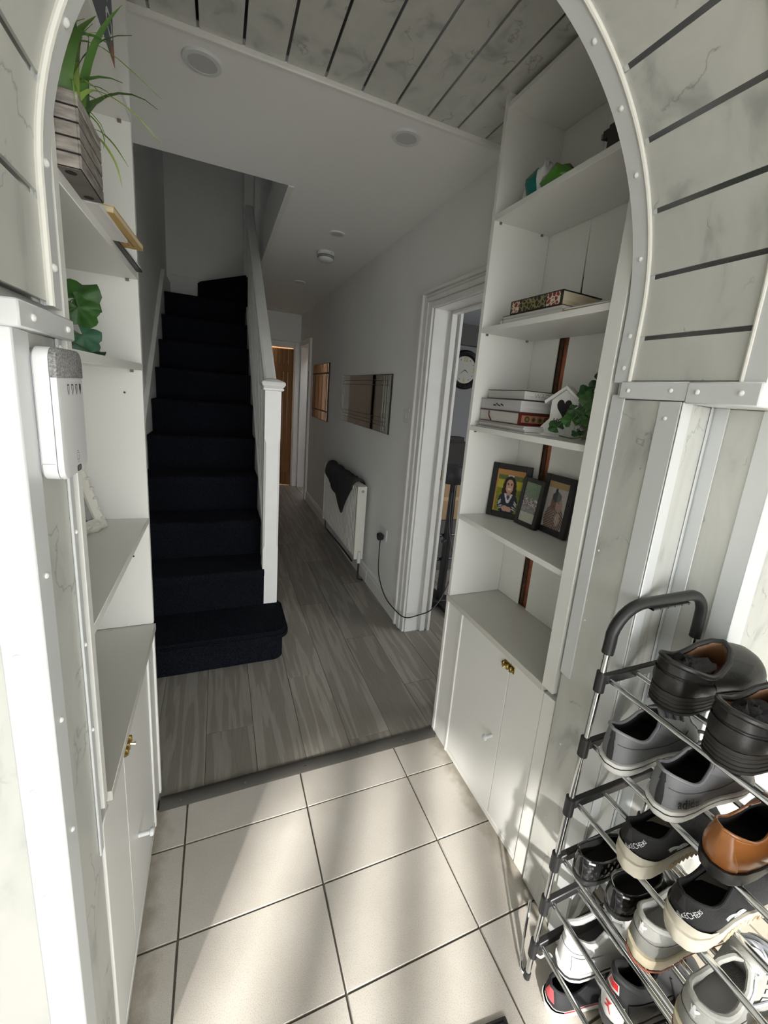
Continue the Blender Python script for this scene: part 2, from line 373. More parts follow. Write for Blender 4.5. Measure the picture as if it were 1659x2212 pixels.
# right-hand room seen through the door
greyw = mat('grey_room_wall', (.30, .30, .305), .8)
S('wall_room_back', box(1.225, 3.6, 4.6, 4.7, 0, 2.4), greyw)
S('wall_room_beam', box(1.225, 3.6, 4.5, 4.599, 2.11, 2.34), mat('shaded_beam_grey', (.13, .128, .125), .7))  # bulkhead in shadow: that shade is put into the dark grey
S('ceiling_room', box(1.225, 3.6, .8, 4.7, 2.34, 2.44), mat('room_ceiling', (.5, .52, .55), .8))
S('wall_room_right', box(3.5, 3.6, .8, 4.6, 0, 2.34), greyw)
S('wall_room_front', MB().box(1.25, 3.6, .75, .85, 0, .5).box(1.25, 3.6, .75, .85, 2.2, 2.4).box(1.25, 2.35, .75, .85, .5, 2.2).box(3.4, 3.6, .75, .85, .5, 2.2), greyw)  # unseen front wall; its opening is added to brighten room and hall
S('floor_room', box(1.99, 3.6, .85, 4.6, -.06, -.001), mat('room_floor', (.12, .1, .085), .6))
S('floor_room_near', box(1.225, 3.6, .85, 1.5, -.06, -.0012), mat('room_floor', (.12, .1, .085), .6))

# ---------------- recess between arch and hall ----------------
S('wall_recess_right', box(1.165, 1.25, .70, 1.39, 0, 2.6), mat('bare_plaster', (.42, .36, .26), .9, bump=.3, bscale=30))
S('wall_recess_left', box(-.60, -.475, .70, 1.44, 0, 2.6), wallm)
CE = S('ceiling_recess', box(-.6, 1.25, .70, 1.634, 2.452, 2.6), mat('ceiling_batten', (.05, .05, .05), .6))
xs = [-.172 + .1245 * k for k in range(-4, 13)]
for i in range(len(xs) - 1):
    if xs[i + 1] > -.5 and xs[i] < 1.16:
        O('ceiling_panel', box(max(xs[i], -.46) + .0038, min(xs[i + 1], 1.16) - .0038, .745, 1.626, 2.440, 2.4515), MARBLE, CE, bevel=.001)
        O('chrome_strip', box(xs[i + 1] - .0036, xs[i + 1] + .0036, .745, 1.626, 2.4425, 2.4515), chrstrip, CE)
S('trim_3', MB().box(-.46, XW + .1, 1.618, 1.64, 2.424, 2.4515), gloss, bevel=.004)

# ---------------- arch: barrel lined with marble panels ----------------
AX, AZ, AR = .3325, 1.67, .5325
YN, YF = .44, .745
ZS = 1.525
Ltot = 2 * (AZ - ZS) + PI * AR
def arc(s, r=0.):
    """point on the arch line (x,z), s from the left spring strip; r = outward offset"""
    h = AZ - ZS
    if s <= h: return (AX - AR - r, ZS + s)
    if s >= Ltot - h: return (AX + AR + r, ZS + (Ltot - s))
    a = PI - (s - h) / AR
    return (AX + (AR + r) * math.cos(a), AZ + (AR + r) * math.sin(a))
def arcs(s0, s1):
    h = AZ - ZS; n = max(2, int((s1 - s0) / .03)); ss = [s0 + (s1 - s0) * k / n for k in range(n + 1)]
    return ss
# masonry body of the arch wall
mb = MB(); n = 56; A = [arc(Ltot * k / n, .0125) for k in range(n + 1)]
A = [(A[0][0], 1.487)] + A + [(A[-1][0], 1.487)]
def outer(p):
    x, z = p; dx, dz = x - AX, max(z - 1.487, 0)
    if dz < 1e-6: return (-3.0 if dx < 0 else 1.74, 1.487)
    t = min(((1.74 if dx > 0 else -3.0) - AX) / dx if abs(dx) > 1e-9 else 1e9, (5.0 - 1.487) / dz)
    return (AX + dx * t, 1.487 + dz * t)
B = [outer(p) for p in A]
nn = len(A); v = []
for y in (YN, YF): v += [(x, y, z) for x, z in A] + [(x, y, z) for x, z in B]
f = []
for i in range(nn - 1):
    f += [(i, i + 1, nn + i + 1, nn + i), (2 * nn + i, 3 * nn + i, 3 * nn + i + 1, 2 * nn + i + 1), (i, 2 * nn + i, 2 * nn + i + 1, i + 1), (nn + i, nn + i + 1, 3 * nn + i + 1, 3 * nn + i)]
f += [(0, nn, 3 * nn, 2 * nn), (nn - 1, 3 * nn - 1, 4 * nn - 1, 2 * nn - 1)]
mb.add(v, f)
ARCH = S('wall_arch', mb, mat('white_render', (.66, .66, .63), .7, bump=.2, bscale=30))
k = 0; s = 0.0
while s < Ltot - .01:
    s1 = min(s + .1245, Ltot); ss = arcs(s + .005, s1 - .005)
    rows = [[(x, YN + .001, z), (x, YF - .036, z)] for x, z in (arc(q) for q in ss)]
    back = [[(x, YN + .001, z), (x, YF - .036, z)] for x, z in (arc(q, .009) for q in ss)]
    mb = MB(); mb.grid([[a[0], a[1], b[1], b[0]] for a, b in zip(rows, back)], True)
    mb.f.append((0, 1, 2, 3)); mb.f.append(tuple(len(mb.v) - 4 + q for q in (3, 2, 1, 0)))
    O('arch_panel', mb, MARBLE, ARCH, smooth=True, sharp=30)
    if s > 0.01 or True:
        a0, a1 = arc(max(s - .0049, 0)), arc(s + .0049); b0, b1 = arc(max(s - .0049, 0), .008), arc(s + .0049, .008)
        c0, c1 = arc(max(s - .0049, 0), .004), arc(s + .0049, .004)
        mb = MB(); mb.add([(c0[0], YN + .002, c0[1]), (c1[0], YN + .002, c1[1]), (c1[0], YF - .05, c1[1]), (c0[0], YF - .05, c0[1]), (b0[0], YN + .002, b0[1]), (b1[0], YN + .002, b1[1]), (b1[0], YF - .05, b1[1]), (b0[0], YF - .05, b0[1])],
                          [(0, 1, 2, 3), (4, 7, 6, 5), (0, 4, 5, 1), (1, 5, 6, 2), (2, 6, 7, 3), (3, 7, 4, 0)])
        O('chrome_strip', mb, chrstrip, ARCH)
        mb = MB(); mb.add([(c0[0], YF - .05, c0[1]), (c1[0], YF - .05, c1[1]), (c1[0], YF - .036, c1[1]), (c0[0], YF - .036, c0[1]), (b0[0], YF - .05, b0[1]), (b1[0], YF - .05, b1[1]), (b1[0], YF - .036, b1[1]), (b0[0], YF - .036, b0[1])],
                          [(0, 1, 2, 3), (4, 7, 6, 5), (0, 4, 5, 1), (1, 5, 6, 2), (2, 6, 7, 3), (3, 7, 4, 0)])
        O('end_clip', mb, white2, ARCH)
    s = s1; k += 1
# white flange at the far rim (and near rim), caulk bead, rivet caps
def rim(y0, y1, name, r_in=-.004, m_=white2):
    ss = [Ltot * q / 80 for q in range(81)]
    rows = []
    for q in ss:
        a, b = arc(q, r_in), arc(q, .0115)
        rows.append([(a[0], y0, a[1]), (a[0], y1, a[1]), (b[0], y1, b[1]), (b[0], y0, b[1])])
    mb = MB().grid(rows, True); L = len(mb.v); mb.f += [(0, 1, 2, 3), (L - 1, L - 2, L - 3, L - 4)]
    return O(name, mb, m_, ARCH, smooth=True, sharp=30)
rim(YF - .036, YF + .002, 'rim_flange'); rim(YN - .002, YN + .036, 'rim_flange')
O('caulk_bead', MB().tube([(arc(Ltot * q / 90, -.003)[0], YF - .038, arc(Ltot * q / 90, -.003)[1]) for q in range(91)], .0048, 8), caulk, ARCH, smooth=True)
O('caulk_bead', MB().tube([(arc(Ltot * q / 90, -.003)[0], YN + .037, arc(Ltot * q / 90, -.003)[1]) for q in range(91)], .004, 8), caulk, ARCH, smooth=True)
def cap_at(parent, p, nrm, r=.0055):
    mb = MB().lathe([(r, 0), (r * .95, r * .35), (r * .6, r * .65), (r * .15, r * .78)], (0, 0, 0), 10)
    q = Vector((0, 0, 1)).rotation_difference(Vector(nrm)); pv = Vector(p)
    mb.xf(lambda a: q @ a + pv); return O('screw_cap', mb, screwm, parent, smooth=True)
for q in (.05, .17, .33, .50, .70, 1.30, 1.42, 1.54, 1.70, 1.86, 1.93):
    x, z = arc(q, -.004); ax_, az_ = arc(q, -.1)
    nv = Vector((ax_ - x, 0, az_ - z)).normalized(); cap_at(ARCH, (x, YF - .018, z), nv)

# jambs below the spring: right stepped jamb, left jamb
JR = S('wall_jamb_right', MB().prism([(.8775, .745), (.8675, .584), (1.1075, .667), (1.1075, .512), (1.74, .512), (1.74, .745)], 0, 1.487), mat('white_render', (.66, .66, .63), .7))
JL = S('wall_jamb_left', MB().prism([(-.2125, .745), (-3.0, .745), (-3.0, .602), (-.2125, .602)], 0, 1.487), mat('white_render', (.66, .66, .63), .7))
def slab(parent, name, p, q, z0, z1, t, m_, out, bevel=.0015):
    """thin upright slab from plan point p to q, thickness t towards 'out'"""
    p, q, o = Vector(p), Vector(q), Vector(out).normalized() * t
    return O(name, MB().prism([(p.x, p.y), (q.x, q.y), (q.x + o.x, q.y + o.y), (p.x + o.x, p.y + o.y)], z0, z1), m_, parent, bevel=bevel)
ja, jb = Vector((.877, .745)), Vector((.8665, .5825))         # right jamb face
on = Vector((-1, .065)).normalized()
slab(JR, 'jamb_panel', ja + on * .0005, jb + on * .0005, .004, 1.487, .009, MARBLE, on)
fd = (Vector((1.1075, .667)) - Vector((.8675, .584))).normalized(); fn_ = Vector((fd.y, -fd.x))
c0 = Vector((.8675, .584)) + fn_ * .0005
slab(JR, 'front_panel', c0 - fd * .002, c0 + fd * .252, .004, 1.486, .009, MARBLE, fn_)
slab(JR, 'return_panel', (1.107, .650), (1.107, .510), .004, 1.486, .009, MARBLE, (-1, 0))
for k_ in range(2):
    slab(JR, 'porch_panel', (1.110 + k_ * .25, .5115), (1.3585 + k_ * .25, .5115), .004, 1.486, .009, MARBLE, (0, -1))
# plastic angle trims on the right
def strip_on(parent, base, d, a, b, z0, z1, out, t=.0035, off=.0096):
    o = Vector(out).normalized(); p = Vector(base) + Vector(d) * a + o * off; q = Vector(base) + Vector(d) * b + o * off
    return slab(parent, 'angle_trim', p, q, z0, z1, t, white2, out)
jd = (jb - ja).normalized(); Lj = (jb - ja).length
strip_on(JR, ja, jd, -.002, .036, .745, 1.497, on, .004)
strip_on(JR, ja, jd, Lj - .036, Lj + .0135, 0, 1.487, on)
strip_on(JR, c0, fd, -.0195, .046, 0, 1.487, fn_)
strip_on(JR, c0, fd, .213, .232, 0, 1.487, fn_)
strip_on(JR, (1.107, .655), (0, -1), .0, .040, 0, 1.487, (-1, 0))
strip_on(JR, (1.107, .655), (0, -1), .108, .156, 0, 1.487, (-1, 0))
strip_on(JR, (1.110, .5115), (1, 0), -.0165, .045, 0, 1.487, (0, -1))
# left jamb
slab(JL, 'jamb_panel', (-.212, .745), (-.212, .602), .004, 1.487, .009, MARBLE, (1, 0))
for k_ in range(5):
    slab(JL, 'porch_panel', (-.212 - k_ * .25, .6015), (-.4605 - k_ * .25, .6015), .004, 1.486, .009, MARBLE, (0, -1))
slab(JL, 'angle_trim', (-.2028, .745), (-.2028, .727), .60, 1.487, .004, white2, (1, 0))
slab(JL, 'angle_trim', (-.2028, .632), (-.2028, .589), 0, 1.487, .0035, white2, (1, 0))
slab(JL, 'angle_trim', (-.1995, .5922), (-.243, .5922), 0, 1.487, .0035, white2, (0, -1))
slab(JL, 'angle_trim', (-.34, .5922), (-.40, .5922), 0, 1.487, .0035, white2, (0, -1))
# strips at the spring of the arch, both sides
SP = S('trim_4', MB().box(.8555, .878, .567, .722, 1.489, 1.527), white2, bevel=.002)
O('strip_end', MB().box(.853, .93, .437, .5665, 1.484, 1.527), white2, SP, bevel=.003)
for y, z in ((.70, 1.507), (.60, 1.509)): cap_at(SP, (.8555, y, z), (-1, 0, 0), .0048)
for y, z in ((.545, 1.507), (.468, 1.507)): cap_at(SP, (.853, y, z), (-1, 0, 0), .0055)
for z in (1.452, 1.02): cap_at(JR, (.8535, .598, z), (-1, .065, 0), .0045)
for z in (1.12, .93, .55, .30): cap_at(JR, (.8625, .70, z), (-1, .065, 0), .003)
SPL = S('trim_5', MB().box(-.213, -.1905, .585, .772, 1.487, 1.516), white2, bevel=.002)
for y in (.622, .742): cap_at(SPL, (-.1905, y, 1.501), (1, 0, 0), .0045)
for z in (1.195, .985, .80): cap_at(JL, (-.1993, .612, z), (1, 0, 0), .004)
for z in (1.21, 1.02, .86): cap_at(JL, (-.1988, .737, z), (1, 0, 0), .0035)
cap_at(JL, (-.1988, .735, 1.475), (1, 0, 0), .004)
for z in (1.1, .9, .72): cap_at(JL, (-.228, .5887, z), (0, -1, 0), .005)

# ---------------- staircase ----------------
ST = T('staircase', 'white timber staircase with dark navy carpet climbing from the hall', 'staircase', (-.1, 2.4, 0))
Z1, RI, Y2, GO = .178, .222, 2.38, .262
def rrect(x0, x1, y0, y1, r, n=6):
    pts = [(x0, y0)]
    for k in range(n + 1): a = -PI / 2 + PI / 2 * k / n; pts.append((x1 - r + r * math.cos(a), y0 + r + r * math.sin(a)))
    for k in range(n + 1): a = PI / 2 * k / n; pts.append((x1 - r * .6 + r * .6 * math.cos(a), y1 - r * .6 + r * .6 * math.sin(a)))
    pts.append((x0, y1)); return pts
O('bottom_step_riser', MB().prism(rrect(-.44, .312, 2.078, 2.46, .05), 0, .145), carpet, ST, bevel=.006, seg=2)
O('bottom_step', MB().prism(rrect(-.44, .340, 2.054, 2.44, .07), .122, Z1), carpet, ST, bevel=.018, seg=3)
for k in range(2, 11):
    y = Y2 + GO * (k - 2); z = Z1 + RI * (k - 1); zb = max(0.0, z - RI - .25)
    prof = [(y + GO + .02, zb), (y, zb), (y, z - .045), (y - .012, z - .032), (y - .016, z - .014), (y - .008, z - .002), (y + .008, z), (y + GO + .02, z)]
    if k == 10: prof = [(5.1 if a > y + .1 else a, b) for a, b in prof]
    O('step', MB().prism(prof, -.432, .236, 'x'), carpet, ST, bevel=0, smooth=True, sharp=50)
O('winder_step', MB().prism([(-.185, 5.02), (-.16, 4.96), (.22, 4.36), (.25, 4.36), (.25, 5.098), (-.17, 5.098)], 2.10, 2.178 + RI), carpet, ST, bevel=.012, seg=2)
# strings
def raked(y0, y1, zo0, h, x0, x1, sl=RI / GO):
    z0 = Z1 + RI + (y0 - Y2) * sl + zo0
    z1_ = Z1 + RI + (y1 - Y2) * sl + zo0
    return MB().prism([(y0, z0 - h), (y1, z1_ - h), (y1, z1_), (y0, z0)], x0, x1, 'x')
O('wall_string', raked(2.2, 4.60, .10, .34, -.465, -.434), gloss, ST, bevel=.003)
O('wall_string_landing', box(-.464, -.434, 4.6, 5.099, 2.0, 2.36), gloss, ST, bevel=.003)
O('back_skirting', box(-.434, -.14, 5.078, 5.099, 2.17, 2.44), gloss, ST, bevel=.003)
O('outer_string', raked(2.42, 4.60, .045, .30, .238, .268), gloss, ST, bevel=.003)
ux = .268
O('spandrel_panel', MB().prism([(2.47, 0), (4.62, 0), (4.62, 2.02), (2.47, .20)], .240, .264, 'x'), gloss, ST)
O('spandrel_panel', box(.240, .30, 4.62, 5.2, 0, 2.43), gloss, ST)
# newel with chamfered middle and moulded cap
nx0, nx1, ny0, ny1 = .226, .312, 2.385, 2.471
def chring(x0, x1, y0, y1, c): return [(x0 + c, y0), (x1 - c, y0), (x1, y0 + c), (x1, y1 - c), (x1 - c, y1), (x0 + c, y1), (x0, y1 - c), (x0, y0 + c)]
rows = []
for z, c in ((Z1 - .01, .002), (.52, .002), (.545, .011), (1.14, .011), (1.165, .002), (1.425, .002)):
    rows.append([(x, y, z) for x, y in chring(nx0, nx1, ny0, ny1, c)])
mb = MB().grid(rows, True); mb.f += [tuple(range(7, -1, -1)), tuple(range(40, 48))]
NW = O('newel_post', mb, gloss, ST)
rows = []
for e, z in ((.004, 1.421), (.012, 1.425), (.012, 1.434), (.006, 1.437), (.016, 1.448), (.020, 1.458), (.017, 1.468), (.004, 1.475), (-.01, 1.481), (-.03, 1.486)):
    rows.append([(x, y, z) for x, y in chring(nx0 - e, nx1 + e, ny0 - e, ny1 + e, .004)])
mb = MB().grid(rows, True); mb.f += [tuple(range(7, -1, -1)), tuple(range(len(mb.v) - 8, len(mb.v)))]
O('newel_cap', mb, gloss, NW, bevel=0)
# handrail, balusters
hs = .775
def hz(y): return 1.415 + (y - 2.43) * hs
hp = [(.235, -.052), (.30, -.052), (.304, -.03), (.300, -.006), (.288, 0), (.247, 0), (.235, -.006), (.231, -.03)]
y0, y1 = 2.471, 4.50
mb = MB().add([(x, y0, hz(y0) + z) for x, z in hp] + [(x, y1, hz(y1) + z) for x, z in hp], [tuple(range(7, -1, -1)), tuple(range(8, 16))] + [(i, (i + 1) % 8, (i + 1) % 8 + 8, i + 8) for i in range(8)])
O('handrail', mb, gloss, ST)
for k in range(16):
    y = 2.56 + k * .125; zb = Z1 + RI + (y - Y2) * RI / GO + .04
    O('baluster', MB().prism([(.252, y - .016), (.284, y - .016), (.284, y + .016), (.252, y + .016)], zb, hz(y) - .04), gloss, ST)
O('upper_newel', MB().prism(chring(.222, .300, 4.50, 4.58, .003), 1.80, 3.6), gloss, ST)
O('landing_newel', box(.30, .345, 4.30, 4.345, 2.4, 3.6), gloss, ST)

# ---------------- shelving on both sides ----------------
def bookcase(side):
    R = side > 0
    if R: xf, xb, yf, tops, zt = .873, 1.115, 1.384, (2.082, 1.716, 1.367, 1.016), 2.462
    else: xf, xb, yf, tops, zt = -.200, -.440, 1.442, (2.085, 1.716, 1.478, 1.022), 2.436
    d = 1 if R else -1
    def bx(xa, xb_, *r): return box(min(xa, xb_), max(xa, xb_), *r)
    t = T('bookcase', 'tall white open bookcase with copper pipe showing through its back' if R else 'tall white open bookcase beside the carpeted stairs', 'bookcase', ((xf + xb) / 2, 1.1, .662))
    O('side_panel', bx(xf, xb, yf - .018, yf, .664, zt), white, t, bevel=.0008)
    yn = .800 if R else .786
    O('side_panel', bx(xf - d * (.012 if R else .002), xb, yn - .043 if R else yn - .022, yn, .664, zt), white, t, bevel=.001)
    for z in tops: O('shelf', bx(xf, xb - d * .002, yn + .0005, yf - .0185, z - .018, z), white, t, bevel=.0008)
    O('top_board', bx(xf + d * .004, xb, yn + .0005, yf - .0185, 2.398, 2.414), white, t, bevel=.0008)
    if R:
        O('back_panel', box(xb + .001, xb + .005, 1.234, yf, .664, 1.70), white, t)
        O('back_panel', box(xb + .001, xb + .005, yn - .03, 1.184, .664, 1.70), white, t)
        O('back_panel', box(xb + .001, xb + .005, 1.172, yf, 1.7005, 2.43), white, t)
        O('back_panel', MB().prism([(yn - .03, 1.7005), (1.158, 1.7005), (1.171, 2.05), (1.171, 2.43), (yn - .03, 2.43)], xb + .001, xb + .005, 'x'), white, t)
    else:
        O('back_panel', bx(xb - d * .001 - .004, xb - .001, yn - .02, yf, .664, 2.43), white, t)
    for z in tops:   # little steel shelf pins
        O('shelf_pin', bx(xf + d * .02, xf + d * .028, yf - .024, yf - .0186, z - .0255, z - .0185), mat('steel_screw', (.3, .29, .27), .3, 1), t)
        O('shelf_pin', bx(xb - d * .04, xb - d * .032, yf - .024, yf - .0186, z - .0255, z - .0185), mat('steel_screw', (.3, .29, .27), .3, 1), t)
    if not R:
        for z in (1.395, .90): O('drill_hole', MB().lathe([(.003, 0), (.003, .0006)], (xf - .045, yf - .0186, z), 10, 'y'), blackp, t)
    # cabinet below
    c = T('cabinet', 'white two-door low cabinet under the bookcase with copper pipe' if R else 'white two-door low cabinet under the bookcase beside the stairs', 'cabinet', ((xf + xb) / 2, 1.1, 0))
    ys, yd, yl, yend = (1.262, .955, .800, 1.380) if R else (1.292, .945, .800, 1.425)
    fz = xf + d * .004
    O('carcass', bx(fz + d * .022, xb + d * .03, .75, yend, .0, .640), white, c)
    O('stile', bx(fz, fz + d * .022, ys + .002, yend, 0, .640), white, c, bevel=.001)
    O('stile', bx(fz - d * .004, fz + d * .022, .752, yl - .002, 0, .640), white, c, bevel=.002)
    O('corner_bead', bx(fz - d * .006, fz + d * .004, ys - .006, ys + .006, .0, .640), white, c, bevel=.002)
    O('plinth', bx(fz - d * .002, fz + d * .02, yl, ys - .006, 0, .022), white, c, bevel=.001)
    O('end_lip', bx(fz - d * .006, fz + d * .02, yend - .012, yend + .004, 0, .656), white, c, bevel=.001)
    O('worktop', bx(xf - d * .006, xb + d * .012, .801, yend + .002, .6405, .6625), mat('white_laminate_top', (.62, .61, .56), .35), c, bevel=.001)
    d1 = O('door', bx(fz - d * .001, fz + d * .016, yd + .0015, ys - .007, .024, .637), white, c, bevel=.001)
    d2 = O('door', bx(fz - d * .001, fz + d * .016, yl, yd - .0015, .024, .637), white, c, bevel=.001)
    ky, kz = (.993, .312) if R else (1.045, .262)
    k = MB().lathe([(.006, 0), (.006, .012), (.0062, .026), (.0105, .0275), (.0105, .034), (.008, .036)], (0, 0, 0), 14, 'x')
    k.xf(lambda p: (fz - d * .001 - d * p.x, ky + p.y, kz + p.z)); O('knob', k, white2, d1, smooth=True)
    by, bz = (.962, .612) if R else (.952, .628)
    bolt = O('bolt', bx(fz - d * .0035, fz - d * .0012, by - .030, by + .022, bz - .012, bz + .012), brass, d1, bevel=.0008)
    for yy in (-.024, -.008, .014): O('bolt_guide', bx(fz - d * .0145, fz - d * .0035, by + yy, by + yy + .009, bz - .009, bz + .009), brass, bolt, bevel=.002)
    O('bolt_bar', MB().tube([(fz - d * .009, by - .03, bz), (fz - d * .009, by + .026, bz)], .0042, 8), brass, bolt, smooth=True)
    O('bolt_knob', MB().tube([(fz - d * .008, by + .006, bz), (fz - d * .022, by + .008, bz - .006)], .003, 8, rs=[.0022, .0042]), mat('bright_brass', (.8, .72, .45), .2, 1), bolt, smooth=True)
    return t, c
bookcase(1); bookcase(-1)
# copper pipe and timber behind the gap
pp = T('copper_pipe', 'brown copper pipe rising behind the gap in the bookcase back', 'pipe', (1.143, 1.209, .66))
O('pipe', MB().tube([(1.146, 1.212, z / 10) for z in (6.64, 8, 10, 12, 14, 16, 19)], .0175, 14), mat('copper', (.30, .105, .055), .38, .75, vary=.35, vscale=24, bump=.2, bscale=40), pp, smooth=True)
O('lath', box(1.130, 1.142, 1.224, 1.240, .664, 1.9), mat('rough_lath', (.10, .055, .03), .9, vary=.4, vscale=60), pp)
O('broken_edge', MB().prism([(1.176, .664)] + [(1.186 + random.uniform(-.004, .006), .664 + k * .033) for k in range(31)] + [(1.176, 1.69)], 1.1208, 1.126, 'x'), mat('chipped_paint', (.55, .5, .38), .8), pp)

# ---------------- hall fittings ----------------
def downlight(x, y, r, label):
    t = T('downlight', label, 'light fitting', (x, y, 2.43), group='round ceiling downlights')
    O('bezel', MB().lathe([(r, 0), (r, -.004), (r * .95, -.008), (r * .72, -.009), (r * .70, -.006)], (x, y, 2.4299), 32), white2, t, smooth=True)
    O('diffuser', MB().lathe([(r * .7, 0), (r * .7, -.002)], (x, y, 2.424), 32), mat('opal_diffuser', (.55, .55, .54), .4), t, smooth=True)
downlight(-.04, 1.735, .060, 'round white downlight over the foot of the stairs'); downlight(.674, 1.748, .056, 'round white downlight in front of the doorway with the clock')
downlight(.701, 2.914, .050, 'round white downlight just before the smoke alarm'); downlight(.717, 4.37, .050, 'round white downlight beyond the smoke alarm'); downlight(.732, 5.95, .05, 'round white downlight by the pine door')
t = T('smoke_alarm', 'white round smoke alarm on the hall ceiling', 'smoke alarm', (.728, 3.34, 2.43))
O('base', MB().lathe([(.062, 0), (.062, -.022), (.058, -.024)], (.728, 3.34, 2.4299), 28), white2, t, smooth=True)
for k in range(3): O('vent_ring', MB().lathe([(.0595, 0), (.0595, -.003)], (.728, 3.34, 2.404 - k * .006), 28), white2 if k % 2 else mat('grey_vent', (.2, .2, .2), .5), t, smooth=True)
O('cover', MB().lathe([(.056, 0), (.055, -.012), (.046, -.022), (.02, -.026)], (.728, 3.34, 2.391), 28), white2, t, smooth=True)
O('indicator', MB().lathe([(.003, 0), (.003, .001)], (.755, 3.2795, 2.418), 8, 'y'), blackp, t)
# faint circular patch is left plain. mirrors
silver = mat('mirror_silver', (.72, .72, .68), .03, 1.); bev = mat('mirror_bevel', (.12, .12, .11), .3, .6)
t = T('mirror', 'wide frameless wall mirror above the radiator with grooved edges', 'mirror', (XW, 3.28, 1.385))
O('glass', box(XW - .012, XW - .004, 2.668, 3.895, 1.192, 1.588), silver, t)
O('backing', box(XW - .0038, XW - .0005, 2.664, 3.90, 1.188, 1.592), blackp, t)
O('edge', box(XW - .0125, XW - .004, 2.661, 2.6675, 1.188, 1.592), mat('smoked_edge', (.03, .03, .03), .2), t)
for z in (1.235, 1.262, 1.292): O('bevel_strip', box(XW - .0135, XW - .0121, 2.70, 3.86, z, z + .004), bev, t)
for z in (1.515, 1.548): O('bevel_strip', box(XW - .0135, XW - .0121, 2.70, 3.86, z, z + .004), bev, t)
for y in (2.71, 2.755, 2.80): O('bevel_strip', box(XW - .0135, XW - .0121, y, y + .008, 1.20, 1.58), bev, t)
for y in (3.82, 3.86): O('bevel_strip', box(XW - .0135, XW - .0121, y, y + .008, 1.20, 1.58), bev, t)
t = T('mirror', 'tall mirror with dark frame lines near the pine door', 'mirror', (XW, 4.85, 1.42))
O('glass', box(XW - .014, XW - .006, 4.452, 5.24, 1.125, 1.722), silver, t)
O('backing', box(XW - .0055, XW - .0005, 4.445, 5.25, 1.118, 1.729), blackp, t)
O('edge', box(XW - .016, XW - .0055, 4.436, 4.4515, 1.118, 1.729), blackp, t)
for a in ((4.50, 4.52, 1.13, 1.72), (5.15, 5.18, 1.13, 1.72), (4.455, 5.235, 1.215, 1.232), (4.455, 5.235, 1.615, 1.632)): O('frame_line', box(XW - .0165, XW - .0141, *a), blackp, t)
# light switch, socket, plug, cable
t = T('light_switch', 'white single light switch beside the door frame', 'switch', (XW, 2.39, 1.337))
O('plate', box(XW - .009, XW - .0002, 2.347, 2.433, 1.294, 1.380), white2, t, bevel=.003); O('rocker', box(XW - .013, XW - .009, 2.380, 2.400, 1.322, 1.352), white2, t, bevel=.002)
t = T('wall_socket', 'white double wall socket low beside the door frame', 'socket', (XW, 2.615, .497))
O('plate', box(XW - .009, XW - .0002, 2.545, 2.690, .455, .541), white2, t, bevel=.003)
for y in (2.585, 2.648): O('rocker', box(XW - .012, XW - .009, y - .006, y + .006, .518, .532), white2, t, bevel=.001)
for y in (2.57, 2.6, 2.633, 2.663): O('pin_slot', box(XW - .0093, XW - .0088, y - .003, y + .003, .488, .493), blackp, t)
t = T('plug', 'black plug and cable running from the wall socket through the doorway', 'cable', (XW - .02, 2.60, .48))
O('plug_body', MB().prism([(2.578, .50), (2.632, .50), (2.632, .47), (2.617, .452), (2.593, .452), (2.578, .47)], XW - .048, XW - .0092, 'x'), blackp, t, bevel=.006, seg=2)
def bez(pts, n=8):
    P = [Vector(p) for p in pts]; out = []
    for i in range(len(P) - 1):
        a, b, c, d = P[max(i - 1, 0)], P[i], P[i + 1], P[min(i + 2, len(P) - 1)]
        for k in range(n):
            u = k / n; out.append(.5 * ((2 * b) + (c - a) * u + (2 * a - 5 * b + 4 * c - d) * u * u + (3 * b - a - 3 * c + d) * u ** 3))
    return out + [P[-1]]
O('flex', MB().tube(bez([(XW - .028, 2.603, .455), (XW - .03, 2.60, .36), (XW - .04, 2.55, .22), (XW - .045, 2.40, .13), (XW - .042, 2.22, .12), (XW - .02, 2.11, .125), (1.12, 2.09, .14), (1.22, 2.09, .17), (1.34, 2.16, .25), (1.44, 2.26, .38), (1.425, 2.34, .62), (1.455, 2.40, .84)]), .0038, 6), blackp, t, smooth=True)
# radiator
RX0, RX1, RY0, RY1, RZ0, RZ1 = .958, 1.03, 2.93, 4.03, .178, .762
t = T('radiator', 'white corrugated panel radiator on the hall wall', 'radiator', (1.0, 3.48, RZ0))
n = 28; prof = []
for i in range(n):
    a = RY0 + .022 + (RY1 - RY0 - .044) * i / n; wv = (RY1 - RY0 - .044) / n
    prof += [(a, RX0 + .024), (a + wv * .10, RX0 + .002), (a + wv * .66, RX0 + .002), (a + wv * .76, RX0 + .024)]
mb = MB(); rows = []
for z, e in ((RZ0 + .01, .006), (RZ0 + .035, 0), (RZ1 - .04, 0), (RZ1 - .012, .008)): rows.append([(min(x + e, RX0 + .024), y, z) for y, x in prof])
mb.grid(rows); radm = mat('radiator_enamel', (.74, .73, .66), .3)
O('front_panel', mb, radm, t)
O('back_panel', box(RX0 + .0245, RX1 - .02, RY0 + .02, RY1 - .02, RZ0 + .008, RZ1 - .02), radm, t)
for a in (RY0, RY1 - .012): O('side_panel', box(RX0 - .001, RX1, a, a + .012, RZ0, RZ1), radm, t, bevel=.002)
O('top_rail', box(RX0, RX0 + .012, RY0 + .012, RY1 - .012, RZ1 - .016, RZ1), radm, t, bevel=.002); O('top_rail', box(RX1 - .012, RX1, RY0 + .012, RY1 - .012, RZ1 - .016, RZ1), radm, t, bevel=.002)
for i in range(40): O('grille_bar', box(RX0 + .012, RX1 - .012, RY0 + .03 + i * .0258, RY0 + .034 + i * .0258, RZ1 - .008, RZ1 - .001), radm, t)
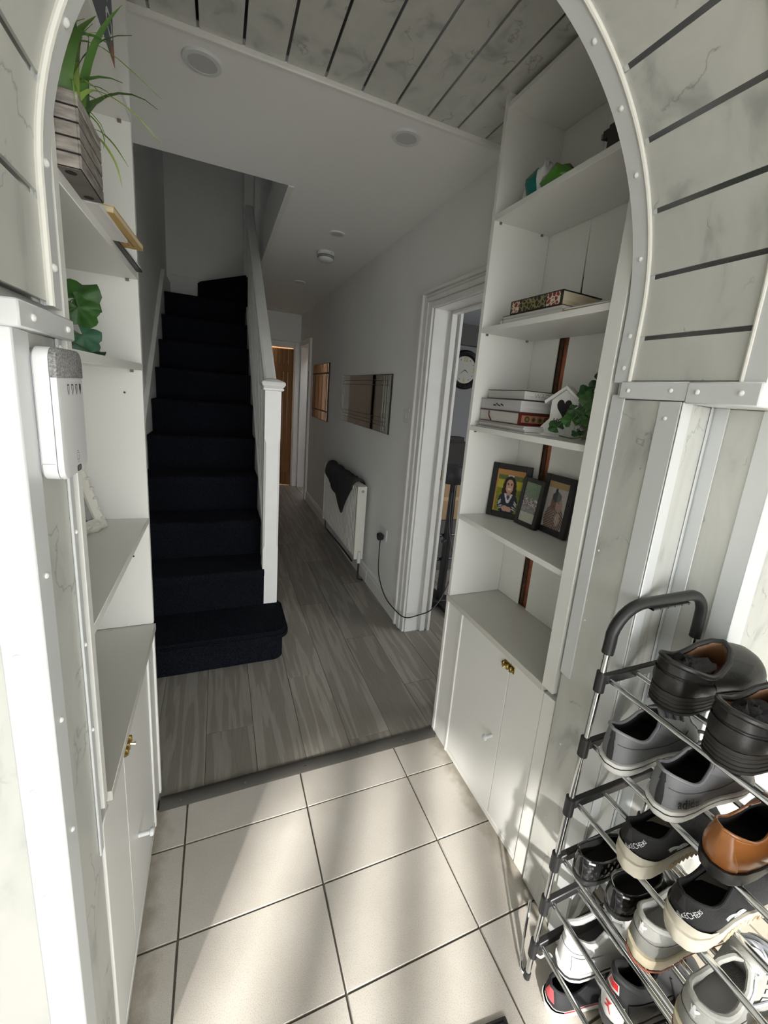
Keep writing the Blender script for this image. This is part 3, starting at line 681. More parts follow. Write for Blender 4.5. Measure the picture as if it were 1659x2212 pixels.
O('brand_badge', MB().lathe([(.011, 0), (.011, .002)], (0, 0, 0), 16, 'y').xf(lambda p: (.997 + p.x, RY0 - .0025 + p.y, .725 + p.z)), chrome, t)
O('valve', MB().tube([(.995, RY0 - .012, .245), (.995, RY0 - .012, .155)], .014, 12, rs=[.011, .016]), white2, t, smooth=True)
O('pipe', MB().tube([(.995, RY0 - .012, .155), (.995, RY0 - .012, .02), (1.04, RY0 - .012, .004)], .0075, 8), mat('dark_pipe', (.06, .05, .045), .5, .5), t, smooth=True)
O('pipe', MB().tube(bez([(.995, RY1 + .012, .22), (.995, RY1 + .012, .09), (1.01, RY1 - .06, .06), (1.03, 3.5, .05), (1.03, 3.2, .05)]), .0075, 8), mat('dark_pipe', (.06, .05, .045), .5, .5), t, smooth=True)
for y in (3.1, 3.86): O('bracket', box(RX1 - .004, XW - .0005, y, y + .03, .3, .62), radm, t)
# jacket draped over it
rows = []; ncol = 26
for i in range(ncol + 1):
    u = i / ncol; y = 3.02 + .88 * u
    drop = .06 + .23 * math.exp(-((u - .30) / .16) ** 2) + .12 * math.exp(-((u - .62) / .22) ** 2) + (.02 if u > .8 else 0)
    if u < .1: drop *= .5 + u * 5
    bump = .010 * math.sin(u * 21) + .005 * math.sin(u * 47)
    row = [(1.040 + bump * .2, y, RZ1 - .06), (1.036, y, RZ1 + .004 + abs(bump)), (1.02, y, RZ1 + .017 + bump), (.995, y, RZ1 + .024 + bump * 1.2), (.968, y, RZ1 + .018 + bump), (.948, y, RZ1 - .006)]
    for q in range(1, 7): row.append((.9485 - .006 + .004 * math.sin(u * 25 + q) - .003, y + .01 * math.sin(q + u * 5), RZ1 - .006 - drop * q / 6))
    rows.append(row)
jm = mat('charcoal_jersey', (.030, .030, .034), .9, bump=.35, bscale=90)
jk = O('draped_jacket', MB().grid(rows), jm, smooth=True, sharp=80)
sm = jk.modifiers.new('thick', 'SOLIDIFY'); sm.thickness = .006; sm.offset = 1
tag(jk, 'charcoal grey jacket draped over the top of the radiator', 'jacket')

# clock and furniture in the side room
t = T('wall_clock', 'round wall clock with black studded rim and gold numerals', 'clock', (2.764, 4.59, 1.832))
cx, cz, cr = 2.764, 1.832, .232
O('rim', MB().lathe([(cr, 0), (cr * 1.0, -.02), (cr * .92, -.04), (cr * .80, -.035), (cr * .70, -.015), (cr * .69, -.004)], (cx, 4.5995, cz), 48, 'y'), blackm, t, smooth=True)
O('dial', MB().lathe([(cr * .69, 0), (cr * .69, -.002)], (cx, 4.5945, cz), 40, 'y'), mat('clock_dial', (.62, .62, .55), .4), t)
gold = mat('gold_numeral', (.75, .5, .12), .35, .6)
for s_, a in (('12', 90), ('9', 180), ('6', 270), ('3', 0)):
    O('numeral', flat(text2d(s_, .07, True), lambda u, v, a=a: (cx + cr * .53 * math.cos(math.radians(a)) + u, 4.5915, cz + cr * .53 * math.sin(math.radians(a)) + v)), gold, t)
for k in range(12):
    if k % 3: O('hour_dot', MB().lathe([(.006, 0), (.006, -.001)], (cx + cr * .56 * math.cos(k * PI / 6), 4.592, cz + cr * .56 * math.sin(k * PI / 6)), 8, 'y'), blackp, t)
for k in range(44):
    for rr in (.78, .88): O('stud', MB().lathe([(.005, 0), (.003, -.004)], (cx + cr * rr * math.cos(k * PI / 22), 4.560 if rr > .8 else 4.565, cz + cr * rr * math.sin(k * PI / 22)), 6, 'y'), mat('pewter_stud', (.2, .2, .19), .3, 1), t)
for L_, a, w_ in ((.075, -32, .005), (.115, 218, .004)):
    ca, sa = math.cos(math.radians(a)), math.sin(math.radians(a))
    O('hand', MB().prism([(cx - sa * w_, cz + ca * w_), (cx + sa * w_, cz - ca * w_), (cx + ca * L_, cz + sa * L_)], 4.588, 4.589, 'y'), blackp, t)
t = T('exercise_stand', 'black metal pole stand with padded top beside the doorway', 'stand', (1.47, 2.42, 0))
O('foot', MB().box(1.30, 1.66, 2.38, 2.46, .002, .05).box(1.43, 1.51, 2.2, 2.9, .002, .045), blackm, t, bevel=.008)
O('pole', MB().tube([(1.465, 2.42, .04), (1.475, 2.43, .5), (1.485, 2.44, .92)], .026, 14, rs=[.030, .028, .022]), blackm, t, smooth=True)
for z in (.34, .52): O('crossbar', MB().tube([(1.36, 2.45, z), (1.75, 2.45, z)], .011, 8), blackm, t, smooth=True)
O('padded_top', MB().grid([[(1.49 + .13 * math.cos(a) * e, 2.44 + .10 * math.sin(a) * e, z) for a in [2 * PI * k / 20 for k in range(20)]] for e, z in ((.2, .90), (.9, .905), (1.05, .94), (1.02, .99), (.8, 1.02), (.05, 1.025))], True), blackp, t, smooth=True)
O('knob', MB().tube([(1.44, 2.40, .50), (1.41, 2.38, .50)], .012, 8), blackp, t)
t = T('armchair', 'charcoal fabric armchair in the room with the clock', 'armchair', (2.15, 3.9, 0))
chm = mat('charcoal_fabric', (.055, .05, .047), .95, bump=.4, bscale=200)
O('seat', box(1.75, 2.6, 3.55, 4.15, .12, .45), chm, t, bevel=.05, seg=3); O('backrest', box(1.98, 2.6, 4.0, 4.25, .45, 1.06), chm, t, bevel=.06, seg=3)
O('arm', box(1.68, 1.83, 3.5, 4.2, .1, .64), chm, t, bevel=.04, seg=3); O('arm', box(2.52, 2.67, 3.5, 4.2, .1, .64), chm, t, bevel=.04, seg=3)
for x in (1.75, 2.6):
    for y in (3.58, 4.12): O('leg', box(x - .02, x + .02, y - .02, y + .02, 0, .12), blackp, t)
t = T('cardboard_box', 'tan cardboard box behind the black pole stand', 'box', (1.9, 3.2, 0))
cb = mat('cardboard', (.30, .20, .11), .9)
O('box_body', box(1.62, 2.1, 3.0, 3.3, .45, .80), cb, t, bevel=.003); O('lid_flap', box(1.62, 2.1, 2.99, 3.15, .801, .806), cb, t); O('crate', box(1.60, 2.12, 2.98, 3.32, 0, .449), mat('dark_crate', (.08, .075, .07), .8), t, bevel=.005)
O('tape', box(1.62, 2.1, 2.9955, 2.9995, .62, .65), mat('tape', (.4, .28, .15), .4), t)

# ---------------- things on the right-hand shelves ----------------
def page_mat(name, a, b):
    mm, nt, bs = nodes_of(name, .8); tc = N(nt, 'ShaderNodeTexCoord'); mp = N(nt, 'ShaderNodeMapping'); mp.inputs['Scale'].default_value = (3, 3, 260)
    n1 = N(nt, 'ShaderNodeTexNoise'); n1.inputs['Scale'].default_value = 2; n1.inputs['Detail'].default_value = 3
    nt.links.new(tc.outputs['Object'], mp.inputs['Vector']); nt.links.new(mp.outputs[0], n1.inputs['Vector'])
    nt.links.new(ramp(nt, n1.outputs[0], [(.35, a), (.65, b)]), bs.inputs['Base Color']); return mm
pages = page_mat('white_pages', (.50, .49, .45), (.68, .67, .63)); pages_c = page_mat('cream_pages', (.55, .47, .32), (.68, .60, .44)); pages_p = page_mat('tinted_pages', (.48, .43, .44), (.52, .56, .53))
blackc = mat('black_cover', (.02, .018, .018), .4)
def book(label, loc, rz, L_, D_, H_, cover, pg, group, spine='near', ct=.0022, tilt=0):
    """lying book: local x = depth (into shelf), y = length; spine on the -y end ('near'), on -x ('front') or +x ('back')"""
    t = T('book', label, 'book', loc, rot=(0, tilt, rz), group=group)
    e = .003
    O('front_cover', box(-.0, D_, 0, L_, H_ - ct, H_), cover, t, bevel=.0006)
    O('back_cover', box(-.0, D_, 0, L_, 0, ct), cover, t, bevel=.0006)
    ins = dict(near=(e, D_ - e, ct, L_ - e), front=(ct, D_ - e, e, L_ - e), back=(e, D_ - ct, e, L_ - e))[spine]
    O('page_block', box(*ins, ct + .0002, H_ - ct - .0002), pg, t)
    sp = dict(near=(0, D_, -.001, ct), front=(-.001, ct, 0, L_), back=(D_ - ct, D_ + .001, 0, L_))[spine]
    O('spine', box(*sp, .0001, H_ - .0001), cover, t, bevel=.0008)
    return t
G3 = 'books and magazines stacked on the shelf with the birdhouse'
ztop = 1.367
for k, (dx, dy, h, wd, ln, rz, mm_) in enumerate(((.0, .0, .006, .215, .29, -.05, 0), (.004, .006, .007, .20, .28, -.05, 1), (-.004, .004, .005, .21, .28, -.03, 2), (.003, .009, .006, .20, .275, -.06, 0))):
    labs = ('thin magazine at the very bottom of the stack by the birdhouse', 'thin magazine second from the bottom of the stack by the birdhouse', 'thin magazine third from the bottom of the stack by the birdhouse', 'magazine directly under the red book by the birdhouse')
    mg = T('magazine', labs[k], 'magazine', (.880 + dx, 1.062 + dy, ztop), rot=rz, group=G3)
    O('cover', box(0, wd, 0, ln, .0001, .001), mat('mag_cover_%d' % mm_, ((.55, .5, .5), (.3, .28, .27), (.6, .6, .62))[mm_], .3), mg)
    O('page_block', box(.001, wd - .001, .001, ln - .001, .001, h - .001), pages, mg); O('cover', box(0, wd, 0, ln, h - .001, h), mat('mag_cover_%d' % ((mm_ + 1) % 3), ((.55, .5, .5), (.3, .28, .27), (.6, .6, .62))[(mm_ + 1) % 3], .3), mg)
    ztop += h + .0002
redc = mat('dark_red_cover', (.11, .012, .012), .4)
b3 = book('thick dark red book with gold ornament on its spine', (.893, 1.118, ztop), -.03, .235, .165, .040, redc, pages, G3, 'near')
O('spine_panel', box(.012, .158, -.0022, -.001, .008, .032), mat('tan_panel', (.33, .15, .08), .5), b3)
gd = mat('dull_gold', (.20, .14, .05), .4, .3); dk = mat('dark_green_inlay', (.03, .035, .02), .5)
for k in range(5):
    x = .034 + k * .026
    O('ornament', MB().lathe([(.0115 if k == 2 else .010, 0), (.0105 if k == 2 else .009, -.0008)], (x, -.0022, .020), 12, 'y'), gd if k in (1, 2, 4) else dk, b3)
    O('ornament', MB().lathe([(.006, 0), (.005, -.0008)], (x, -.0031, .020), 8, 'y'), dk if k in (1, 2, 4) else gd, b3)
O('ribbon', MB().tube(bez([(-.002, .17, .036), (-.004, .165, .02), (-.003, .15, .004)]), .0022, 6), redc, b3)
ztop += .0402
b2 = book('thick book with tinted page edges below the top book by the birdhouse', (.888, 1.108, ztop), -.05, .245, .170, .040, mat('grey_blue_cover', (.07, .075, .09), .4), pages_p, G3, 'back')
for k in range(7): O('ink_mark', MB().prism([(.10 + k * .009 + a, .016 + b + .003 * math.sin(k * 2)) for a, b in ((0, 0), (.006, .002), (.004, .005))], -.0004, .0029, 'x').xf(lambda p: (p.x, p.y, p.z)), blackc, b2)
ztop += .0402
b1 = book('top book of the stack by the birdhouse, black cover, pencil lettering on its pages', (.905, 1.118, ztop), -.06, .225, .160, .031, blackc, pages, G3, 'back')
O('pencil_lettering', flat(text2d('WAQAR', .021), lambda u, v: (.088 + u * 1.15, .0029, .0155 + v)), mat('pencil', (.30, .29, .27), .7), b1)
# upper shelf: patterned book on notebooks, papers
Z2 = 1.716
nb1 = book('white ring-bound notebook lying flat under the patterned book', (.885, .985, Z2), .03, .285, .19, .014, mat('notebook_card', (.62, .62, .62), .5), pages, 'stationery on the shelf above the birdhouse', 'back', .001)
for k in range(3): O('binding_hole', box(-.0006, .0005, .262, .265, .003 + k * .004, .0045 + k * .004), blackp, nb1)
nb2 = book('thin notebook with dark red cover directly under the patterned book', (.888, .99, Z2 + .0142), .02, .27, .185, .011, mat('maroon_card', (.12, .03, .03), .5), pages, 'stationery on the shelf above the birdhouse', 'back', .001)
qb = book('thick book with red and green gilt patterned spine, cream pages', (.893, 1.0, Z2 + .0255), .035, .225, .155, .042, mat('black_green_cover', (.012, .016, .012), .35), pages_c, 'stationery on the shelf above the birdhouse', 'front', .003)
O('spine_end', box(-.0022, -.001, .008, .060, .004, .038), ornate_mat('red_gilt', (.20, .035, .03), (.62, .55, .42), None, scale=80), qb)
O('spine_end', box(-.0022, -.001, .182, .218, .004, .038), ornate_mat('red_gilt', (.20, .035, .03), (.62, .55, .42), None, scale=80), qb)
O('spine_panel', box(-.0022, -.001, .064, .178, .004, .038), ornate_mat('green_gilt', (.014, .022, .01), (.24, .21, .09), None, scale=70), qb)
paper = mat('white_paper', (.74, .74, .73), .7); kraft = mat('kraft_paper', (.44, .34, .19), .8)
def sheetpile(name, label, cat, loc, rz, w_, l_, hs_, mats_, group=None, rot=None):
    t = T(name, label, cat, loc, rot=rot or (0, 0, rz), group=group); z = 0
    for h, m_ in zip(hs_, mats_): O('sheet', box(random.uniform(-.002, .002), w_, random.uniform(-.003, .003), l_, z + .0001, z + h), m_, t); z += h
    return t
sheetpile('envelope', 'brown envelopes and papers beside the patterned book', 'envelope', (.895, .812, Z2), .06, .19, .165, (.007, .003, .001, .001), (kraft, paper, blackc, paper))
sheetpile('card', 'cream folded card lying at the back of the papers shelf', 'card', (1.0, .815, Z2 + .0122), 0, .09, .10, (.018, .018), (mat('cream_card', (.62, .55, .38), .7), mat('cream_card', (.62, .55, .38), .7)))
# top shelf: carrier bag, black charger
t = T('carrier_bag', 'crumpled white and green plastic bag on the topmost shelf', 'bag', (.955, 1.19, 2.082))
def blob(c, r, seed, n=14, m_=10, amp=.18, flatz=True):
    rnd = random.Random(seed); ph = [rnd.uniform(0, 6) for _ in range(8)]; rows = []
    for i in range(m_ + 1):
        th = PI * i / m_; row = []
        for k in range(n):
            a = 2 * PI * k / n; q = 1 + amp * (math.sin(3 * a + ph[0] + 2 * th) * .5 + math.sin(5 * a + ph[1] - 3 * th) * .35 + math.sin(7 * th + ph[2] + 2 * a) * .3)
            row.append((c[0] + r[0] * q * math.sin(th) * math.cos(a), c[1] + r[1] * q * math.sin(th) * math.sin(a), max(c[2] - r[2] if not flatz else c[2] + .0005, c[2] + r[2] * q * math.cos(th) if not flatz else c[2] + r[2] * q * (.5 + .5 * math.cos(th)))))
        rows.append(row)
    return MB().grid(rows, True)
wf = mat('white_film', (.74, .75, .74), .3)
O('white_film', blob((.955, 1.245, 2.082), (.05, .070, .085), 3), wf, t, smooth=True, sharp=80)
O('teal_print', blob((.920, 1.215, 2.082), (.035, .040, .080), 5), mat('teal_film', (.0, .16, .14), .3), t, smooth=True, sharp=80)
O('green_print', blob((.935, 1.135, 2.082), (.05, .068, .060), 8), mat('green_film', (.07, .26, .02), .25, coat=.4), t, smooth=True, sharp=80)
O('white_fold', blob((.918, 1.183, 2.082), (.028, .020, .090), 11), wf, t, smooth=True, sharp=80)
t = T('charger', 'small black cable connector standing on the topmost shelf', 'charger', (.93, .93, 2.082))
O('body', box(.905, .93, .90, .945, 2.0825, 2.16), blackp, t, bevel=.004); O('connector', box(.909, .926, .945, .965, 2.135, 2.155), blackp, t, bevel=.002); O('tip', box(.912, .923, .965, .972, 2.139, 2.151), mat('steel_screw', (.3, .29, .27), .3, 1), t)
# birdhouse ornament
t = T('birdhouse', 'white wooden birdhouse ornament with heart opening and lettering', 'ornament', (1.010, 1.036, 1.367), rot=math.radians(33))
wpaint = mat('white_wash', (.76, .76, .74), .6, bump=.15, bscale=60, stretch=(1, 1, .2)); bx_ = mat('matte_black', (.012, .012, .012), .8)
# local frame: front faces -x, y across
O('body', MB().prism([(-.040, .0), (.040, .0), (.040, .112), (0, .146), (-.040, .112)], -.030, .035, 'x'), wpaint, t)
O('base', box(-.042, .042, -.068, .068, 0, .009), wpaint, t, bevel=.001)
O('side_wing', MB().prism([(.0405, .009), (.066, .009), (.064, .028), (.0405, .055)], -.028, .0, 'x'), wpaint, t); O('side_wing', MB().prism([(-.0405, .009), (-.066, .009), (-.064, .028), (-.0405, .055)], -.028, .0, 'x'), wpaint, t)
for sg in (-1, 1):
    O('roof_board', MB().prism([(0, .1475), (0, .1585), (sg * .060, .1085), (sg * .056, .0995)], -.044, .046, 'x'), wpaint, t, bevel=.0008)
hpts = []
for k in range(28):
    a = 2 * PI * k / 28; hpts.append((.0015 * 16 * math.sin(a) ** 3 * .92, .092 + .0020 * (13 * math.cos(a) - 5 * math.cos(2 * a) - 2 * math.cos(3 * a) - math.cos(4 * a))))
O('heart_opening', MB().prism(hpts, -.0315, -.0302, 'x'), bx_, t)
O('lettering', flat(text2d('HOME', .021, True), lambda u, v: (-.0312, -u * .92, .049 + v)), bx_, t)
for y in (-.014, .013): O('board_groove', box(-.0305, -.0301, y - .0004, y + .0004, .009, .12), mat('groove_grey', (.5, .5, .49), .8), t)
# trailing plants
def leaf(c, n, up, size, lobes=5, seed=0, fold=.25):
    """lobed leaf: centre stalk point c, facing n, tip along up"""
    n = Vector(n).normalized(); up = Vector(up); up = (up - n * up.dot(n)).normalized(); sd = up.cross(n)
    rnd = random.Random(seed); K = 24; rim_ = []
    for k in range(K):
        a = -PI * .88 + 2 * PI * .88 * k / (K - 1)
        r = size * (.62 + .20 * abs(math.cos(a * lobes / 2)) + .25 * math.cos(a) * .6) * (1 + rnd.uniform(-.05, .05))
        rim_.append((a, r))
    mid = [(a, r * .5) for a, r in rim_]
    def P(a, r): return Vector(c) + up * (r * math.cos(a)) + sd * (r * math.sin(a)) + n * (-fold * r * abs(math.sin(a)) * .6 + .12 * r * math.cos(a * 5))
    mb = MB(); mb.add([Vector(c)] + [P(*q) for q in mid] + [P(*q) for q in rim_], [(0, 1 + k, 2 + k) for k in range(K - 1)] + [(1 + k, K + 1 + k, K + 2 + k, 2 + k) for k in range(K - 1)])
    return mb
lf = [mat('leaf_green_%d' % k, c, .45, vary=.25, vscale=40) for k, c in enumerate(((.020, .085, .022), (.035, .12, .02), (.015, .06, .02)))]
stem = mat('stem_green', (.10, .14, .05), .6)
t = T('trailing_plant', 'green trailing geranium-like plant beside the birdhouse', 'plant', (.96, .90, 1.367), rot=0.0)
POFF = Vector((.96, .90, 1.367))
path = bez([(.985, .875, 1.54), (.965, .87, 1.45), (.945, .868, 1.395), (.925, .90, 1.376), (.93, .965, 1.376)])
path = [q - POFF for q in path]
O('stem', MB().tube(path, .0022, 6), stem, t, smooth=True)
for i, (c, n_, up_, sz) in enumerate((((.935, .985, 1.400), (-.6, -.5, .6), (.1, .6, .1), .030), ((.94, .937, 1.425), (-.7, -.5, .5), (0, .4, .9), .036), ((.93, .900, 1.394), (-.5, -.3, .8), (-.2, -.7, -.3), .022),
        ((.96, .914, 1.448), (-.8, -.5, .2), (0, .5, -.8), .034), ((.965, .904, 1.481), (-.7, -.6, .2), (0, .3, .9), .036), ((.97, .898, 1.52), (-.7, -.6, .3), (.1, -.4, .8), .030), ((.97, .930, 1.505), (-.8, -.4, .4), (0, .5, .5), .030),
        ((.955, .870, 1.464), (-.7, -.5, .5), (.2, -.2, -.9), .034), ((.945, .940, 1.457), (-.7, -.6, .2), (-.1, .8, -.4), .020), ((.97, .888, 1.549), (-.5, -.8, .3), (0, .4, .8), .020), ((.95, .880, 1.434), (-.6, -.5, .6), (-.2, -.6, -.4), .032), ((.98, .85, 1.49), (-.6, -.7, .3), (.2, -.5, -.5), .034))):
    c = Vector(c) - POFF
    O('leaf', leaf(c, n_, up_, sz, seed=i).xf(lambda p: (min(p.x, .150), max(p.y, -.060), max(p.z, .002))), lf[i % 3], t, smooth=True, sharp=70)
    O('leaf_stalk', MB().tube([path[min(i * 2, len(path) - 1)], c], .0011, 5), stem, t)
t = T('leafy_plant', 'green leafy plant on the left shelf above the alarm panel', 'plant', (-.30, 1.16, 1.478))
O('pot', MB().lathe([(.035, 0), (.045, .05), (.047, .06), (.042, .06)], (-.33, 1.10, 1.4785), 18), mat('white_pot', (.7, .7, .68), .4), t, smooth=True)
for i, (c, n_, up_, sz) in enumerate((((-.295, 1.225, 1.605), (.2, -.9, .4), (.5, .2, .4), .058), ((-.29, 1.215, 1.585), (.3, -.9, .2), (.5, .0, -.7), .05), ((-.285, 1.215, 1.525), (.3, -.9, .3), (.4, .1, -.6), .046), ((-.27, 1.22, 1.49), (.1, -.5, .8), (.9, .2, .0), .028), ((-.33, 1.15, 1.60), (.3, -.8, .3), (-.3, -.2, .9), .05), ((-.32, 1.16, 1.55), (.3, -.8, .3), (-.2, -.3, -.6), .05))):
    O('leaf', leaf(c, n_, up_, sz, seed=40 + i, fold=.4), (lf[1], lf[1], mat('leaf_bluegreen', (.06, .17, .10), .5, vary=.2, vscale=30), lf[2], lf[0], lf[0])[i], t, smooth=True, sharp=70)
    O('leaf_stalk', MB().tube([(-.33, 1.10, 1.53), c], .0015, 5), stem, t)

# framed photographs: prints are painted in vertex colour on a fine grid
def print_mesh(fn, x, y0, y1, z0, z1, nu=44, nv=60):
    mb = MB(); rows = [[(x, y0 + (y1 - y0) * i / nu, z0 + (z1 - z0) * j / nv) for i in range(nu + 1)] for j in range(nv + 1)]
    mb.grid(rows); return mb
def paint(o, fn, y0, y1, z0, z1):
    ca = o.data.color_attributes.new('Col', 'FLOAT_COLOR', 'POINT')
    for i, v_ in enumerate(o.data.vertices):
        u, w_ = (v_.co.y - y0) / (y1 - y0), (v_.co.z - z0) / (z1 - z0)
        ca.data[i].color = (*fn(u, w_), 1)
def ell(u, v, cx_, cy_, a, b): return ((u - cx_) / a) ** 2 + ((v - cy_) / b) ** 2 < 1
def hsh(u, v, k=1.): q = math.sin(u * 127.1 * k + v * 311.7 * k) * 43758.5; return q - math.floor(q)
def pic_child(u, v):
    if v > .87 or u < .06: return (.42, .22, .08)
    n_ = hsh(round(u * 40), round(v * 50))
    c = (.40, .36, .04) if v > .55 else (.12 + .12 * n_, .14 + .12 * n_, .02)
    if v > .76: c = (.05 + .1 * n_, .08 + .1 * n_, .04) if abs(u - .5) > .1 else (.6, .62, .6)
    if ell(u, v, .50, .62, .235, .24): c = (.022, .016, .014)
    if ell(u, v, .32, .50, .08, .12) or ell(u, v, .68, .50, .08, .14): c = (.022, .016, .014)
    if ell(u, v, .5, .22, .36, .29) and v < .43: c = (.022, .026, .04)
    if ell(u, v, .50, .615, .135, .165): c = (.50, .30, .22)
    if ell(u, v, .50, .44, .07, .07): c = (.44, .26, .19)
    for ex in (.44, .56):
        if ell(u, v, ex, .655, .028, .014): c = (.05, .03, .025)
        if ell(u, v, ex, .685, .035, .008): c = (.06, .04, .03)
    if ell(u, v, .5, .605, .02, .022): c = (.40, .22, .16)
    if ell(u, v, .5, .555, .058, .022): c = (.62, .58, .54)
    if abs(abs(u - .5) - (v - .22) * .55) < .035 and .22 < v < .44: c = (.6, .6, .6)
    if ell(u, v, .5, .36, .05, .05) and abs(u - .5) < (v - .25) * .5: c = (.06, .05, .12)
    for a in (0, .05):
        if abs(v - (.40 - abs(u - .5) * .7 + a)) < .012 and abs(u - .5) > .24 and abs(u - .5) < .34: c = (.6, .6, .6)
        if abs(v - (.16 + a - abs(u - .5) * .3)) < .011 and .17 < abs(u - .5) < .30: c = (.6, .6, .6)
    if ell(u, v, .43, .09, .10, .07) or ell(u, v, .57, .08, .11, .06): c = (.48, .29, .22)
    return c
def pic_group(u, v):
    n_ = hsh(round(u * 26), round(v * 42)); g = .14 + .2 * n_
    if v > .72: return (.12 + .08 * n_, .18 + .08 * n_, .13)
    if v < .24: return (.42 + .12 * n_, .42 + .12 * n_, .40)
    col = hsh(round(u * 11), 3); top = .50 + .2 * col
    if v < top: return (g * (1 + .3 * (n_ > .8)), g, g) if v < .42 else ((.55, .5, .48) if n_ > .55 else (.16, .11, .10))
    return (.16, .2, .16)
def pic_kids(u, v):
    if v > .86: return (.40, .27, .13)
    c = (.50, .45, .44)
    if ell(u, v, .52, .18, .46, .36): c = (.34, .25, .20) if math.sin((v * 2.2 + abs(u - .5)) * 46) > -.25 else (.08, .05, .04)
    if ell(u, v, .42, .54, .17, .16): c = (.20, .11, .08)
    if ell(u, v, .66, .52, .16, .15): c = (.42, .29, .24)
    if ell(u, v, .50, .68, .22, .11): c = (.05, .05, .055) if u < .5 else (.13, .15, .15)
    if ell(u, v, .44, .80, .06, .08): c = (.035, .035, .04)
    for ex in (.37, .47, .62, .71):
        if ell(u, v, ex, .56, .022, .010): c = (.04, .03, .03)
    if ell(u, v, .42, .47, .05, .015): c = (.14, .06, .05)
    if ell(u, v, .70, .22, .12, .14): c = (.52, .46, .42) if math.sin(u * 60 + v * 80) > 0 else (.36, .26, .22)
    return c
def photo_frame(label, loc, rz, tilt, w_, h_, b_, d_, fn, fm=None):
    t = T('photo_frame', label, 'photo frame', loc, rot=(0, tilt, rz), group='black photo frames on the shelf')
    fm = fm or mat('black_frame', (.012, .012, .012), .4)
    # local: picture faces -x, y across (far = +y), z up
    O('frame_side', box(0, d_, 0, b_, 0, h_), fm, t, bevel=.001); O('frame_side', box(0, d_, w_ - b_, w_, 0, h_), fm, t, bevel=.001)
    O('frame_rail', box(0.0002, d_, b_ + .0001, w_ - b_ - .0001, 0, b_), fm, t, bevel=.001); O('frame_rail', box(0.0002, d_, b_ + .0001, w_ - b_ - .0001, h_ - b_, h_), fm, t, bevel=.001)
    p = O('print', print_mesh(fn, .0045, b_, w_ - b_, b_, h_ - b_), PRINT, t)
    paint(p, lambda u, v: fn(1 - u, v), b_, w_ - b_, b_, h_ - b_)
    O('backing', box(.006, d_ - .001, b_, w_ - b_, b_, h_ - b_), blackp, t)
    O('strut', box(d_ - .0008, d_ + .0015, w_ * .42, w_ * .58, .01, h_ * .7), blackp, t)
    return t
photo_frame('black photo frame with a smiling child in a navy top', (1.072, 1.222, 1.0185), math.radians(34), .09, .155, .212, .022, .016, pic_child)
photo_frame('small black photo frame with a group picture, standing in front of two others', (1.040, 1.128, 1.019), math.radians(3), .13, .108, .180, .016, .018, pic_group)
photo_frame('black photo frame with two children in striped tops', (1.073, 1.018, 1.0185), math.radians(3), .085, .136, .210, .022, .018, pic_kids)
# ---------------- things on the left-hand shelves ----------------
t = T('photo_frame', 'white ornate carved photo frame leaning on the left shelf', 'photo frame', (-.285, 1.334, 1.0265), rot=(math.radians(-19), 0, math.radians(66)))
cream = mat('cream_carved', (.74, .73, .66), .5, bump=.8, bscale=70)
def carved(w_, h_, b_, d_):
    mb = MB(); nseg = 64; outp, inn = [], []
    per = [(0, 0, w_, 0), (w_, 0, w_, h_), (w_, h_, 0, h_), (0, h_, 0, 0)]
    for (xa, za, xb, zb) in per:
        for k in range(16):
            q = k / 16; x, z = xa + (xb - xa) * q, za + (zb - za) * q
            e = .004 * math.sin(q * PI * 6) + .004 * (abs(q - .5) > .38)
            dx, dz = (0, -1) if za == zb == 0 else ((1, 0) if xa == xb == w_ else ((0, 1) if za == zb else (-1, 0)))
            outp.append((x + dx * e, z + dz * e)); inn.append((min(max(x, b_), w_ - b_), min(max(z, b_), h_ - b_)))
    m1 = [((o[0] * .55 + i[0] * .45), (o[1] * .55 + i[1] * .45)) for o, i in zip(outp, inn)]
    rows = [[(x, d_, z) for x, z in outp], [(x, .004, z) for x, z in outp], [(x, -.008, z) for x, z in m1], [(x, .0, z) for x, z in inn], [(x, .006, z) for x, z in inn]]
    mb.grid([[tuple(p) for p in r] for r in rows], True); return mb
O('carved_frame', carved(.15, .20, .033, .016).xf(lambda p: (p.x - .15, p.y, p.z + .002)), cream, t, smooth=True, sharp=50)
for k in range(10): O('scroll', blob((-.014 if k < 6 else -.13 + (k - 6) * .03, -.007, .026 + k * .028 if k < 6 else .016), (.008, .005, .009), 60 + k, 8, 6), cream, t, smooth=True)
def pic_street(u, v):
    if v > .42: return (.20 + .06 * hsh(round(u * 9), round(v * 14)), .06, .045)
    if abs(v - .12 - (u - .3) * -.3) < .035 and .3 < u < .75: return (.03, .03, .035)
    return (.30 + .06 * hsh(round(u * 5), round(v * 9)),) * 3
p = O('print', MB().grid([[(-.120 + .09 * i / 20, .0058, .032 + .142 * j / 30) for i in range(21)] for j in range(31)]), PRINT, t)
ca = p.data.color_attributes.new('Col', 'FLOAT_COLOR', 'POINT')
for i, v_ in enumerate(p.data.vertices): ca.data[i].color = (*pic_street((v_.co.x + .12) / .09, (v_.co.z - .032) / .142), 1)
O('backing', box(-.124, -.026, .0065, .015, .026, .178), mat('mdf', (.3, .2, .1), .8), t)
